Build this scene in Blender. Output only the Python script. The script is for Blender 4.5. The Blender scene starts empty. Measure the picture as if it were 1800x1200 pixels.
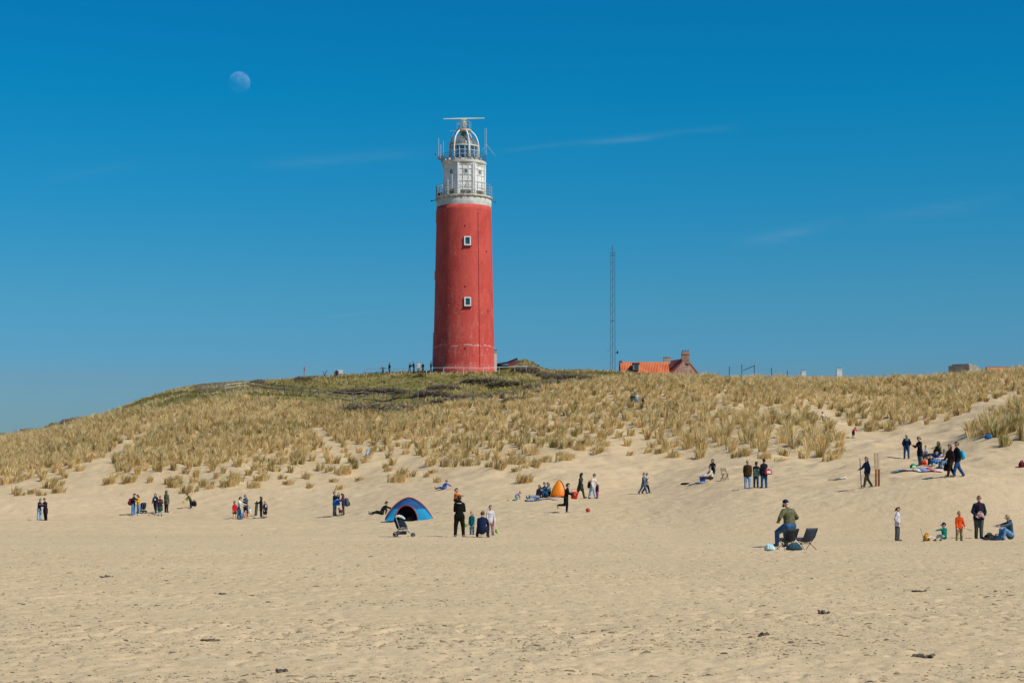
import bpy, math, random
import numpy as np
from mathutils import Vector, Matrix

DEBUG = False
random.seed(7)
RNG = np.random.default_rng(11)
SC = bpy.context.scene
COL = SC.collection
R = math.radians

# ------------------------------------------------------------------ camera
EYE = 1.66
F = 3200.0            # focal length in photo pixels (1800 wide)
HU, HV = 900.0, 876.0  # column of the view axis, row of the horizon
cd = bpy.data.cameras.new('camera')
cam = bpy.data.objects.new('camera', cd)
COL.objects.link(cam)
cam.location = (0, 0, EYE)
cam.rotation_euler = (R(90), 0, 0)
cd.sensor_width = 36.0
cd.lens = F / 1800 * 36
cd.shift_y = (HV - 600) / 1800
cd.clip_start = 0.1
cd.clip_end = 30000
SC.camera = cam

# ------------------------------------------------------------------ light
SUN_EL = 47.0
SUN_AZ = 122.7        # clockwise from +Y
sdir = Vector((math.cos(R(SUN_EL)) * math.sin(R(SUN_AZ)), math.cos(R(SUN_EL)) * math.cos(R(SUN_AZ)), math.sin(R(SUN_EL))))
sl = bpy.data.lights.new('sun', 'SUN')
sl.energy = 4.3
sl.angle = R(0.53)
sl.color = (1.0, 0.95, 0.87)
so = bpy.data.objects.new('sun', sl)
so.rotation_euler = sdir.to_track_quat('Z', 'Y').to_euler()
so.location = (60, -40, 80)
COL.objects.link(so)

w = bpy.data.worlds.new('World')
SC.world = w
w.use_nodes = True
nt = w.node_tree
nt.nodes.clear()
N = nt.nodes.new
L = nt.links.new


def wmath(op, a, b=None, clamp=False):
    n = N('ShaderNodeMath'); n.operation = op; n.use_clamp = clamp
    for i, x in enumerate((a, b)):
        if x is None: continue
        if isinstance(x, (int, float)): n.inputs[i].default_value = x
        else: L(x, n.inputs[i])
    return n.outputs[0]


sky = N('ShaderNodeTexSky')
sky.sky_type = 'NISHITA'
sky.sun_disc = False
sky.sun_elevation = R(SUN_EL)
sky.sun_rotation = R(SUN_AZ)
sky.altitude = 0
sky.air_density = 1.0
sky.dust_density = 0.6
sky.ozone_density = 3.0
hsv = N('ShaderNodeHueSaturation')
hsv.inputs['Saturation'].default_value = 1.3
hsv.inputs['Value'].default_value = 1.0
L(sky.outputs[0], hsv.inputs['Color'])
# faint cirrus / old contrails, fixed to directions of the sky
tc = N('ShaderNodeTexCoord')
sp = N('ShaderNodeSeparateXYZ'); L(tc.outputs['Generated'], sp.inputs[0])
az = wmath('ARCTAN2', sp.outputs[0], sp.outputs[1])
el = wmath('ARCSINE', sp.outputs[2])
nz = N('ShaderNodeTexNoise'); nz.inputs['Scale'].default_value = 22; nz.inputs['Detail'].default_value = 6
mp = N('ShaderNodeMapping'); mp.inputs['Scale'].default_value = (1, 1, 7); mp.inputs['Rotation'].default_value = (0, R(8), 0)
L(tc.outputs['Generated'], mp.inputs[0]); L(mp.outputs[0], nz.inputs['Vector'])
nzs = wmath('MULTIPLY', wmath('SUBTRACT', nz.outputs[0], 0.5), 0.02)
total = None
# (azimuth, elevation) of both ends, width, strength
for (u0, v0, u1, v1, wd, st) in [(840, 270, 1310, 221, 0.0016, 0.50), (430, 290, 800, 262, 0.0030, 0.22),
                                 (1280, 430, 1500, 388, 0.0030, 0.36), (1500, 392, 1790, 345, 0.0036, 0.24),
                                 (560, 562, 690, 545, 0.0006, 0.5), (120, 510, 155, 526, 0.0004, 0.4), (60, 320, 260, 285, 0.003, 0.14)]:
    a0, e0 = math.atan2(u0 - HU, F), math.atan2(HV - v0, math.hypot(F, u0 - HU))
    a1, e1 = math.atan2(u1 - HU, F), math.atan2(HV - v1, math.hypot(F, u1 - HU))
    k = (e1 - e0) / (a1 - a0)
    dist = wmath('SUBTRACT', el, wmath('ADD', wmath('MULTIPLY', wmath('SUBTRACT', az, a0), k), e0))
    dist = wmath('ADD', dist, wmath('MULTIPLY', nzs, 0.25))
    g = wmath('DIVIDE', dist, wd)
    g = wmath('POWER', 2.718, wmath('MULTIPLY', wmath('MULTIPLY', g, g), -1.0))
    t = wmath('DIVIDE', wmath('SUBTRACT', az, (a0 + a1) / 2), (a1 - a0) / 2)
    edge = wmath('SUBTRACT', 1.0, wmath('MULTIPLY', t, t), True)
    g = wmath('MULTIPLY', wmath('MULTIPLY', g, edge), st)
    total = g if total is None else wmath('ADD', total, g)
total = wmath('MULTIPLY', total, wmath('MULTIPLY', wmath('POWER', nz.outputs[0], 2.2), 0.42), True)
# the photograph's polarised sky: deeper overhead, paler towards the ground
gr = N('ShaderNodeMapRange'); gr.inputs['From Min'].default_value = 0.0; gr.inputs['From Max'].default_value = 1.0
L(sp.outputs[2], gr.inputs['Value'])
ramp = N('ShaderNodeValToRGB')
SKY_RAMP = [(0.0, (0.37, 0.50, 0.70)), (0.066, (0.343, 0.559, 0.758)), (0.078, (0.288, 0.607, 0.829)), (0.109, (0.252, 0.672, 0.823)),
            (0.162, (0.113, 0.741, 0.889)), (0.214, (0.03, 0.794, 0.926)), (0.26, (0.03, 0.77, 0.933)), (0.6, (0.10, 0.75, 0.93))]
L(gr.outputs[0], ramp.inputs[0])
tint = N('ShaderNodeMixRGB'); tint.blend_type = 'MULTIPLY'; tint.inputs[0].default_value = 1.0
L(hsv.outputs[0], tint.inputs[1]); L(ramp.outputs[0], tint.inputs[2])
cl = N('ShaderNodeMixRGB'); cl.inputs[2].default_value = (5.5, 6.2, 6.8, 1)
L(total, cl.inputs[0]); L(tint.outputs[0], cl.inputs[1])
bg = N('ShaderNodeBackground'); bg.inputs[1].default_value = 0.10
L(cl.outputs[0], bg.inputs[0])
wo = N('ShaderNodeOutputWorld'); L(bg.outputs[0], wo.inputs[0])
for i, (p, c) in enumerate(SKY_RAMP):
    e = ramp.color_ramp.elements[i] if i < 2 else ramp.color_ramp.elements.new(p)
    e.position = p; e.color = (*c, 1)

vs = SC.view_settings
vs.view_transform = 'Standard'
vs.look = 'None'
vs.exposure = 0.0
vs.gamma = 1.0
vs.use_curve_mapping = False
SC.cycles.max_bounces = 6
SC.cycles.transparent_max_bounces = 12

# ------------------------------------------------------------------ small helpers


def lin(h):
    h = h.lstrip('#')
    out = []
    for i in (0, 2, 4):
        c = int(h[i:i + 2], 16) / 255
        out.append(c / 12.92 if c <= 0.04045 else ((c + 0.055) / 1.055) ** 2.4)
    return tuple(out)


_mats = {}


def mat(name, rgb, rough=0.8, var=0.15, scale=14.0, spec=0.3, metal=0.0, bump=0.0, hue2=None):
    """procedural surface: base colour with a noise variation between two tones"""
    key = (name, tuple(rgb), rough, var, scale, bump)
    if key in _mats: return _mats[key]
    m = bpy.data.materials.new(name)
    m.use_nodes = True
    t = m.node_tree
    b = t.nodes['Principled BSDF']
    b.inputs['Roughness'].default_value = rough
    b.inputs['Specular IOR Level'].default_value = spec
    b.inputs['Metallic'].default_value = metal
    tc = t.nodes.new('ShaderNodeTexCoord')
    nz = t.nodes.new('ShaderNodeTexNoise')
    nz.inputs['Scale'].default_value = scale
    nz.inputs['Detail'].default_value = 4
    t.links.new(tc.outputs['Object'], nz.inputs['Vector'])
    mx = t.nodes.new('ShaderNodeMixRGB')
    c1 = tuple(max(0, c * (1 - var)) for c in rgb)
    c2 = hue2 or tuple(min(1, c * (1 + var)) for c in rgb)
    mx.inputs[1].default_value = (*c1, 1)
    mx.inputs[2].default_value = (*c2, 1)
    mr = t.nodes.new('ShaderNodeMapRange')
    mr.inputs['From Min'].default_value = 0.35; mr.inputs['From Max'].default_value = 0.65
    t.links.new(nz.outputs[0], mr.inputs['Value'])
    t.links.new(mr.outputs[0], mx.inputs[0])
    t.links.new(mx.outputs[0], b.inputs['Base Color'])
    if bump:
        bp = t.nodes.new('ShaderNodeBump'); bp.inputs['Strength'].default_value = bump; bp.inputs['Distance'].default_value = 0.02
        t.links.new(nz.outputs[0], bp.inputs['Height']); t.links.new(bp.outputs[0], b.inputs['Normal'])
    _mats[key] = m
    return m


def cloth(h):
    return mat('cloth_' + h.strip('#'), lin(h), 0.9, 0.28, 9.0, 0.15, bump=0.5)


def basis(d):
    d = Vector(d).normalized()
    a = Vector((0, 0, 1)) if abs(d.z) < 0.9 else Vector((1, 0, 0))
    x = d.cross(a).normalized()
    return x, d.cross(x).normalized(), d


class MB:
    """collects shapes and links them as ONE mesh object"""

    def __init__(s):
        s.v = []; s.f = []; s.m = []; s.calls = []

    def add(s, vs, fs, mi=0):
        o = len(s.v)
        s.calls.append((o, len(s.f)))
        s.v.extend([tuple(p) for p in vs])
        s.f.extend([tuple(i + o for i in f) for f in fs])
        s.m.extend([mi] * len(fs))
        return s

    def box(s, c, size, rot=None, mi=0, taper=1.0):
        hx, hy, hz = (q / 2 for q in size)
        M = rot.to_3x3() if rot else Matrix.Identity(3)
        pts = []
        for z in (-1, 1):
            k = taper if z > 0 else 1.0
            for x, y in ((-1, -1), (1, -1), (1, 1), (-1, 1)):
                pts.append(M @ Vector((x * hx * k, y * hy * k, z * hz)) + Vector(c))
        return s.add(pts, [(3, 2, 1, 0), (4, 5, 6, 7), (0, 1, 5, 4), (1, 2, 6, 5), (2, 3, 7, 6), (3, 0, 4, 7)], mi)

    def bar(s, p0, p1, w, h=None, mi=0):
        """square bar between two points"""
        h = h or w
        p0, p1 = Vector(p0), Vector(p1)
        x, y, d = basis(p1 - p0)
        pts = [p + x * a * w / 2 + y * b * h / 2 for p in (p0, p1) for a, b in ((-1, -1), (1, -1), (1, 1), (-1, 1))]
        return s.add(pts, [(3, 2, 1, 0), (4, 5, 6, 7), (0, 1, 5, 4), (1, 2, 6, 5), (2, 3, 7, 6), (3, 0, 4, 7)], mi)

    def tube(s, pts, r, n=8, mi=0, caps=True):
        pts = [Vector(p) for p in pts]
        rs = r if isinstance(r, (list, tuple)) else [r] * len(pts)
        vs = []
        for i, p in enumerate(pts):
            d = (pts[min(i + 1, len(pts) - 1)] - pts[max(i - 1, 0)])
            x, y, _ = basis(d)
            if i and x.dot(lx) < 0: x, y = -x, -y
            lx = x
            for k in range(n):
                a = 2 * math.pi * k / n
                vs.append(p + (x * math.cos(a) + y * math.sin(a)) * rs[i])
        fs = [(i * n + k, i * n + (k + 1) % n, (i + 1) * n + (k + 1) % n, (i + 1) * n + k) for i in range(len(pts) - 1) for k in range(n)]
        if caps:
            fs.append(tuple(range(n))[::-1]); fs.append(tuple(range((len(pts) - 1) * n, len(pts) * n)))
        return s.add(vs, fs, mi)

    def lathe(s, prof, n=32, mi=0, c=(0, 0, 0), a0=0.0, cap=True, a1=2 * math.pi):
        """profile of (radius, z) turned about a vertical axis through c"""
        full = abs(a1 - a0 - 2 * math.pi) < 1e-6
        m = n if full else n + 1
        vs = []
        for r, z in prof:
            for k in range(m):
                a = a0 + (a1 - a0) * k / n
                vs.append((c[0] + r * math.cos(a), c[1] + r * math.sin(a), c[2] + z))
        fs = []
        for i in range(len(prof) - 1):
            for k in range(n):
                k2 = (k + 1) % m
                fs.append((i * m + k, i * m + k2, (i + 1) * m + k2, (i + 1) * m + k))
        if cap and full:
            if prof[0][0] > 1e-4: fs.append(tuple(range(m))[::-1])
            if prof[-1][0] > 1e-4: fs.append(tuple(range((len(prof) - 1) * m, len(prof) * m)))
        return s.add(vs, fs, mi)

    def ball(s, c, r, n=12, mi=0, sc=(1, 1, 1), M=None):
        vs = []; fs = []
        rings = max(5, n // 2)
        for i in range(rings + 1):
            th = math.pi * i / rings
            for k in range(n):
                a = 2 * math.pi * k / n
                p = Vector((math.sin(th) * math.cos(a) * r * sc[0], math.sin(th) * math.sin(a) * r * sc[1], math.cos(th) * r * sc[2]))
                if M: p = M @ p
                vs.append(p + Vector(c))
        for i in range(rings):
            for k in range(n):
                fs.append((i * n + k, (i + 1) * n + k, (i + 1) * n + (k + 1) % n, i * n + (k + 1) % n))
        return s.add(vs, fs, mi)

    def cap(s, p0, r0, p1, r1, k=1.0, wide=(1, 0, 0), n=12, mi=0):
        """closed tapered capsule; k stretches the section along 'wide'"""
        p0, p1 = Vector(p0), Vector(p1)
        d = p1 - p0
        if d.length < 1e-6: d = Vector((0, 0, 1e-4))
        dn = d.normalized()
        wv = Vector(wide); wv = wv - dn * wv.dot(dn)
        if wv.length < 1e-3: wv = basis(dn)[0]
        wv.normalize(); tv = dn.cross(wv)
        rings = []
        for a in (-90, -55, -25, 0): rings.append((p0 + dn * r0 * math.sin(R(a)), r0 * math.cos(R(a))))
        for a in (0, 25, 55, 90): rings.append((p1 + dn * r1 * math.sin(R(a)), r1 * math.cos(R(a))))
        vs = []; fs = []
        for c, r in rings:
            r = max(r, 1e-4)
            for j in range(n):
                a = 2 * math.pi * j / n
                vs.append(c + wv * math.cos(a) * r * k + tv * math.sin(a) * r)
        for i in range(len(rings) - 1):
            for j in range(n):
                fs.append((i * n + j, i * n + (j + 1) % n, (i + 1) * n + (j + 1) % n, (i + 1) * n + j))
        fs.append(tuple(range(n))[::-1]); fs.append(tuple(range((len(rings) - 1) * n, len(rings) * n)))
        return s.add(vs, fs, mi)

    def sheet(s, grid, th=0.0, mi=0):
        """grid of points (rows of equal length); th gives it thickness along its normal"""
        nr, nc = len(grid), len(grid[0])
        P = [[Vector(p) for p in row] for row in grid]
        vs = [p for row in P for p in row]
        fs = [(i * nc + j, i * nc + j + 1, (i + 1) * nc + j + 1, (i + 1) * nc + j) for i in range(nr - 1) for j in range(nc - 1)]
        if th:
            o = len(vs)
            for i in range(nr):
                for j in range(nc):
                    a = P[min(i + 1, nr - 1)][j] - P[max(i - 1, 0)][j]
                    b = P[i][min(j + 1, nc - 1)] - P[i][max(j - 1, 0)]
                    nn = b.cross(a)
                    nn = nn.normalized() if nn.length > 1e-9 else Vector((0, 0, 1))
                    vs.append(P[i][j] - nn * th)
            fs += [tuple(k + o for k in f)[::-1] for f in fs]
            edge = [(i * nc, (i + 1) * nc) for i in range(nr - 1)] + [((nr - 1) * nc + j, (nr - 1) * nc + j + 1) for j in range(nc - 1)]
            edge += [((i + 1) * nc + nc - 1, i * nc + nc - 1) for i in range(nr - 1)] + [(j + 1, j) for j in range(nc - 1)]
            fs += [(a, b, b + o, a + o) for a, b in edge]
        return s.add(vs, fs, mi)

    def build_each(s, name, mats, parent=None, smooth=False, k=1):
        """every k shapes added become a mesh object of their own"""
        out = []
        for i in range(0, len(s.calls), k):
            v0, f0 = s.calls[i]
            v1, f1 = s.calls[i + k] if i + k < len(s.calls) else (len(s.v), len(s.f))
            q = MB()
            q.v = s.v[v0:v1]; q.f = [tuple(j - v0 for j in f) for f in s.f[f0:f1]]; q.m = s.m[f0:f1]
            out.append(q.build(name, mats, parent, smooth))
        return out

    def build(s, name, mats, parent=None, smooth=False, loc=None):
        me = bpy.data.meshes.new(name)
        me.from_pydata(s.v, [], s.f)
        for m in (mats if isinstance(mats, (list, tuple)) else [mats]): me.materials.append(m)
        if len(me.materials) > 1: me.polygons.foreach_set('material_index', s.m)
        if smooth: me.polygons.foreach_set('use_smooth', [True] * len(me.polygons))
        me.update()
        o = bpy.data.objects.new(name, me)
        COL.objects.link(o)
        if parent is not None: o.parent = parent
        if loc is not None: o.location = loc
        return o


def tag(o, label=None, cat=None, group=None, kind=None):
    if label: o['label'] = label
    if cat: o['category'] = cat
    if group: o['group'] = group
    if kind: o['kind'] = kind
    return o


def thing(name, label, cat, loc=(0, 0, 0), rz=0.0, group=None):
    o = bpy.data.objects.new(name, None)
    COL.objects.link(o)
    o.empty_display_size = 0.3
    o.location = loc
    o.rotation_euler = (0, 0, rz)
    return tag(o, label, cat, group)


def copy_tree(o, parent=None):
    c = o.copy(); COL.objects.link(c)
    if parent is not None: c.parent = parent
    for ch in list(o.children): copy_tree(ch, c)
    return c


# ------------------------------------------------------------------ value noise
_perm = np.random.default_rng(5).random((256, 256))


def vnoise(x, y):
    xi = np.floor(x).astype(int); yi = np.floor(y).astype(int)
    fx = x - xi; fy = y - yi
    fx = fx * fx * (3 - 2 * fx); fy = fy * fy * (3 - 2 * fy)
    g = lambda a, b: _perm[a & 255, b & 255]
    return (g(xi, yi) * (1 - fx) + g(xi + 1, yi) * fx) * (1 - fy) + (g(xi, yi + 1) * (1 - fx) + g(xi + 1, yi + 1) * fx) * fy


def fbm(x, y, octs=4):
    t = 0; a = 1.0; n = 0
    for i in range(octs):
        t = t + a * (vnoise(x * 2 ** i + 17.3 * i, y * 2 ** i + 5.7 * i) - 0.5); n += a; a *= 0.5
    return t / n


def sstep(x, a, b):
    t = np.clip((x - a) / (b - a), 0, 1)
    return t * t * (3 - 2 * t)


# ------------------------------------------------------------------ the lie of the land
# profiles of the shore and dunes: photo column -> (distance in m, photo row of the bare ground there)
COLS = {
    -400: [(140, 912), (150, 885), (158, 868), (175, 845), (205, 812), (228, 796), (260, 800)],
    0: [(140, 913), (150, 882), (158, 866), (166, 848), (185, 817), (207, 794), (226, 783), (260, 788)],
    100: [(140, 913), (150, 880), (157, 864), (165, 845), (185, 806), (207, 779), (230, 764), (260, 770)],
    200: [(140, 913), (147, 898), (156, 866), (165, 838), (182, 800), (207, 750), (235, 726), (265, 730)],
    285: [(140, 912), (147, 896), (156, 866), (166, 832), (186, 782), (207, 735), (230, 700), (246, 685), (275, 689)],
    370: [(138, 911), (147, 893), (155, 866), (166, 826), (186, 774), (207, 727), (226, 691), (246, 678), (275, 677)],
    440: [(137, 910), (147, 890), (154, 866), (166, 822), (186, 772), (206, 722), (221, 695), (236, 682), (252, 677), (275, 676)],
    560: [(128, 911), (137, 903), (147, 880), (156, 860), (165, 836), (175, 806), (188, 768), (202, 735), (211, 717), (223, 705), (234, 690), (252, 664), (260, 664), (275, 664)],
    640: [(105, 923), (122, 906), (137, 888), (151, 860), (163, 830), (182, 785), (199, 742), (209, 730), (216, 726), (233, 697), (250, 658.5), (258, 661), (285, 662)],
    760: [(95, 928), (110, 913), (125, 890), (138, 868), (156, 835), (176, 790), (196, 742), (208, 718), (216, 714), (233, 692), (244, 657), (250, 653.5), (258, 656), (285, 657)],
    870: [(90, 932), (104, 910), (118, 887), (130, 868), (150, 832), (171, 790), (193, 737), (209, 705), (217, 702), (233, 682), (244, 656), (250, 653.5), (258, 654), (285, 655)],
    980: [(85, 937), (104, 901), (115, 885), (124, 876), (135, 860), (151, 826), (171, 785), (193, 732), (216, 684), (223, 681), (236, 667), (255, 655), (285, 655)],
    1060: [(85, 937), (104, 899), (120, 878), (134, 862), (151, 820), (171, 780), (193, 727), (221, 672), (240, 661), (256, 655), (285, 657)],
    1150: [(85, 937), (104, 898), (124, 876), (139, 866), (150, 842), (164, 802), (191, 735), (221, 674), (246, 664), (285, 666)],
    1300: [(82, 940), (92, 902), (100, 876), (107, 860), (122, 840), (138, 815), (152, 795), (182, 738), (216, 680), (236, 670), (285, 672)],
    1420: [(81, 942), (92, 897), (105, 858), (120, 835), (134, 815), (146, 800), (163, 770), (187, 730), (216, 688), (237, 676), (285, 680)],
    1500: [(80, 943), (90, 905), (99, 856), (110, 840), (130, 806), (160, 783), (176, 766), (196, 732), (216, 700), (238, 677), (285, 682)],
    1600: [(80, 943), (88, 905), (97, 850), (106, 829), (120, 814), (134, 803), (156, 778), (186, 735), (216, 700), (237, 673), (285, 680)],
    1700: [(80, 944), (88, 902), (96, 846), (106, 826), (120, 806), (136, 788), (156, 768), (182, 727), (216, 690), (237, 666), (285, 672)],
    1760: [(80, 944), (88, 902), (96, 848), (106, 826), (114, 805), (122, 789), (134, 755), (144, 732), (152, 727), (176, 716), (216, 680), (237, 659), (285, 668)],
    1820: [(80, 945), (88, 906), (97, 852), (108, 826), (116, 800), (123, 786), (135, 742), (147, 706), (155, 706), (176, 706), (216, 674), (237, 653), (285, 664)],
    2200: [(80, 945), (88, 906), (97, 852), (108, 826), (116, 800), (123, 780), (135, 730), (147, 690), (160, 690), (216, 670), (237, 648), (285, 660)],
}
DG = np.arange(0, 700, 1.0)
UG = np.arange(-700, 2700, 10.0)


def _pchip(x, y, xq):
    x = np.array(x, float); y = np.array(y, float)
    h = np.diff(x); dl = np.diff(y) / h
    m = np.zeros_like(y)
    for i in range(1, len(x) - 1):
        if dl[i - 1] * dl[i] > 0:
            w1 = 2 * h[i] + h[i - 1]; w2 = h[i] + 2 * h[i - 1]
            m[i] = (w1 + w2) / (w1 / dl[i - 1] + w2 / dl[i])
    i = np.clip(np.searchsorted(x, xq) - 1, 0, len(h) - 1)
    t = np.clip((xq - x[i]) / h[i], 0, 1)
    return (y[i] * (1 + 2 * t) * (1 - t) ** 2 + m[i] * h[i] * t * (1 - t) ** 2 + y[i + 1] * t * t * (3 - 2 * t) + m[i + 1] * h[i] * t * t * (t - 1))


def _smooth(a, sig, axis):
    k = np.arange(-int(3 * sig), int(3 * sig) + 1)
    kern = np.exp(-k ** 2 / (2 * sig ** 2)); kern /= kern.sum()
    pad = [(0, 0), (0, 0)]; pad[axis] = (len(k) // 2, len(k) // 2)
    ap = np.pad(a, pad, mode='edge')
    return np.apply_along_axis(lambda r: np.convolve(r, kern, 'valid'), axis, ap)


def _grid():
    ks = sorted(COLS)
    prof = []
    for k in ks:
        ds = [0, 40, 72]; zs = [0, 0, 0.0]
        if COLS[k][0][0] > 110: ds += [110, 128]; zs += [0, 0.02]
        for d, v in COLS[k]:
            ds.append(d); zs.append(EYE + (HV - v) * d / F)
        zl = zs[-1]
        ds += [360, 480, 700]; zs += [zl, zl * 0.4, 2]
        prof.append(_pchip(ds, zs, DG))
    prof = np.array(prof)
    G = np.array([np.interp(UG, ks, prof[:, j]) for j in range(len(DG))]).T
    G = _smooth(G, 1.6, 1)
    G = _smooth(G, 5.5, 0)
    return G


GRID = _grid()


def zbase(X, Y):
    X = np.asarray(X, float); Y = np.asarray(Y, float)
    Yc = np.clip(Y, 1.0, 698)
    u = np.clip(HU + F * X / Yc, UG[0], UG[-1] - 10.001)
    a = (u - UG[0]) / 10.0; i = a.astype(int); fa = a - i
    b = np.clip(Yc, 0, 698.99); j = b.astype(int); fb = b - j
    z = (GRID[i, j] * (1 - fa) + GRID[i + 1, j] * fa) * (1 - fb) + (GRID[i, j + 1] * (1 - fa) + GRID[i + 1, j + 1] * fa) * fb
    mound = 1.6 * np.exp(-((u - 922) / 30) ** 2 - ((Yc - 257) / 6) ** 2)
    return z * np.clip((Y - 20) / 40, 0, 1) + mound


HILL_D = ([-400, 130, 200, 285, 370, 440, 560, 700, 800, 900, 980, 1060, 1150, 1300, 1400, 2200],
          [300, 246, 227, 217, 216, 217, 213, 210, 210, 214, 221, 229, 229, 233, 262, 300])
VLO = ([-200, 0, 60, 130, 200, 330, 420, 500, 560, 620, 700, 760, 830, 900, 930, 970, 1010, 1060, 1130, 1190, 1270, 1330, 1420, 1500, 1520, 1560, 1620, 1660, 1700, 1760, 1900],
       [866, 872, 873, 866, 872, 877, 877, 864, 868, 864, 850, 852, 848, 846, 852, 834, 822, 810, 814, 822, 808, 820, 816, 800, 780, 774, 768, 756, 750, 735, 720])
VHI = ([-200, 0, 200, 400, 560, 700, 860, 1000, 1100, 1160, 1300, 1420, 1490, 1530, 1600, 1700, 1800],
       [815, 812, 800, 785, 765, 752, 740, 728, 722, 760, 775, 775, 740, 702, 694, 684, 668])


def uv_of(X, Y, Z):
    return HU + F * X / Y, HV - F * (Z - EYE) / Y


def hillmask(X, Y, u):
    return sstep(Y, np.interp(u, *HILL_D) - 4 + 7 * fbm(X / 9, Y / 9), np.interp(u, *HILL_D) + 3 + 7 * fbm(X / 9, Y / 9))


def _band(u, v, p0, p1, w):
    dx, dy = p1[0] - p0[0], p1[1] - p0[1]
    t = np.clip(((u - p0[0]) * dx + (v - p0[1]) * dy) / (dx * dx + dy * dy), 0, 1)
    return np.exp(-(((u - p0[0] - t * dx) ** 2 + (v - p0[1] - t * dy) ** 2) / w ** 2))


def marram(X, Y, Z):
    """how thickly marram stands at a spot, 0..1"""
    u, v = uv_of(X, Y, Z)
    n1 = fbm(X / 5.5, Y / 7.0, 3) * 2; n2 = fbm(X / 2.2 + 40, Y / 2.6, 2) * 2
    lo = np.interp(u, *VLO); hi = np.interp(u, *VHI)
    t = np.clip((lo - v) / np.maximum(lo - hi, 5), -0.2, 1.15)
    d = np.where(t > 0, np.clip(t * 1.05 + 0.02 + 0.55 * n1 + 0.45 * n2 - 0.12, 0, 1), 0)
    open_ = sstep(u, 560, 800) * (1 - sstep(u, 1180, 1300)) * np.clip((v - 672) / 25, 0, 1)
    d = np.where(t >= 0.75, np.maximum(d, np.clip(0.95 - 0.33 * open_ + (0.45 + 0.5 * open_) * n1, 0.42 - 0.4 * open_, 1)), d)
    # bare tracks and blow-outs
    bare = 1.5 * _band(u, v, (120, 858), (170, 830), 18) + 1.4 * _band(u, v, (165, 832), (225, 780), 9) + 0.8 * _band(u, v, (225, 780), (262, 752), 5)
    bare += 1.3 * _band(u, v, (1452, 735), (1560, 800), 13) + 1.1 * _band(u, v, (1452, 735), (1400, 705), 7)
    bare += 1.1 * _band(u, v, (1590, 764), (1690, 745), 12) + 1.1 * _band(u, v, (1685, 744), (1775, 700), 10) + 0.6 * _band(u, v, (1740, 690), (1800, 672), 5)
    bare += 0.9 * _band(u, v, (1480, 705), (1530, 712), 8) + 0.8 * _band(u, v, (1095, 760), (1130, 800), 12) + 0.7 * _band(u, v, (1240, 703), (1280, 700), 6)
    bare += 0.7 * _band(u, v, (540, 745), (600, 800), 7) + 0.6 * _band(u, v, (980, 710), (960, 760), 7)
    d = d * np.clip(1 - bare, 0, 1)
    d = np.where((u > 1480) & (u < 1720) & (v > 776), 0, d)
    # the nearer mound at the right edge
    ml = np.interp(u, [1690, 1720, 1750, 1800, 1900], [760, 776, 782, 784, 786])
    mound = (u > 1684) & (Y < 153) & (v < ml) & (v > np.interp(u, [1690, 1720, 1760, 1800], [770, 750, 718, 686]) - 18)
    mound2 = sstep(u, 1684, 1725) * np.clip(1.05 + 0.5 * n1 + 0.3 * n2, 0.4, 1) * np.clip((ml - v) / 14, 0, 1)
    d = np.where(mound, mound2, d)
    d = np.where((Y < 152) & (u > 1600) & ~mound, 0, d)
    d = d * (1 - hillmask(X, Y, u))
    d = np.where((Y > 255) | (Y < 100), 0, d)
    return d


def zfull(X, Y):
    X = np.asarray(X, float); Y = np.asarray(Y, float)
    z = zbase(X, Y)
    dune = sstep(z, 1.2, 4.0) * (1 - sstep(Y, 225, 250))
    z = z + dune * (0.75 * fbm(X / 6, Y / 7, 3) + 0.55 * fbm(X / 2.3, Y / 2.6, 2))
    hl = sstep(Y, 215, 235)
    z = z + hl * 0.35 * fbm(X / 5, Y / 5, 3)
    # trampled dry sand
    amp = 0.036 * (0.55 + 0.9 * vnoise(X / 7 + 3, Y / 9)) * (1 - 0.45 * sstep(Y, 60, 110))
    z = z + amp * fbm(X / 0.55, Y / 0.6, 3) + 0.10 * fbm(X / 6.5 + 9, Y / 5.0, 2)
    # heel pits with raised rims, thickest along the trodden strips
    pit = np.abs(fbm(X / 0.42 + 3.1, Y / 0.48 + 8.2, 2)) * 2
    z = z + 0.022 * fbm(X / 0.17, Y / 0.2, 2) * (1 - sstep(Y, 40, 80))
    z = z - 0.026 * (1 - sstep(pit, 0.0, 0.32)) * (0.35 + 0.9 * vnoise(X / 4 + 31, Y / 3.2)) * (1 - sstep(Y, 95, 140))
    z = z + sstep(Y, 75, 105) * (1 - sstep(Y, 205, 225)) * 0.17 * fbm(X / 0.75 + 7, Y / 0.9, 2)
    return z


def ground(X, Y):
    return float(zfull(np.array([X]), np.array([Y]))[0])


def foot(u, v, d0=12.0, d1=262.0):
    """walk out along a photo column until the ground reaches a photo row; returns the spot"""
    d = np.arange(d0, d1, 0.1)
    X = (u - HU) * d / F
    vv = HV - F * (zbase(X, d) - EYE) / d
    k = np.where(vv <= v)[0]
    dd = d[k[0]] if len(k) else d1
    x = (u - HU) * dd / F
    return Vector((x, dd, ground(x, dd)))


def spot(u, d):
    x = (u - HU) * d / F
    return Vector((x, d, ground(x, d)))


# ------------------------------------------------------------------ ground sheet
def fast_mesh(name, co, tris, quads=None):
    me = bpy.data.meshes.new(name)
    me.vertices.add(len(co)); me.vertices.foreach_set('co', np.asarray(co, np.float32).ravel())
    arr = quads if quads is not None else tris
    k = arr.shape[1]
    me.loops.add(arr.size); me.loops.foreach_set('vertex_index', arr.astype(np.int32).ravel())
    me.polygons.add(len(arr))
    me.polygons.foreach_set('loop_start', np.arange(0, arr.size, k, dtype=np.int32))
    me.polygons.foreach_set('loop_total', np.full(len(arr), k, np.int32))
    me.update(calc_edges=True)
    return me


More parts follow.
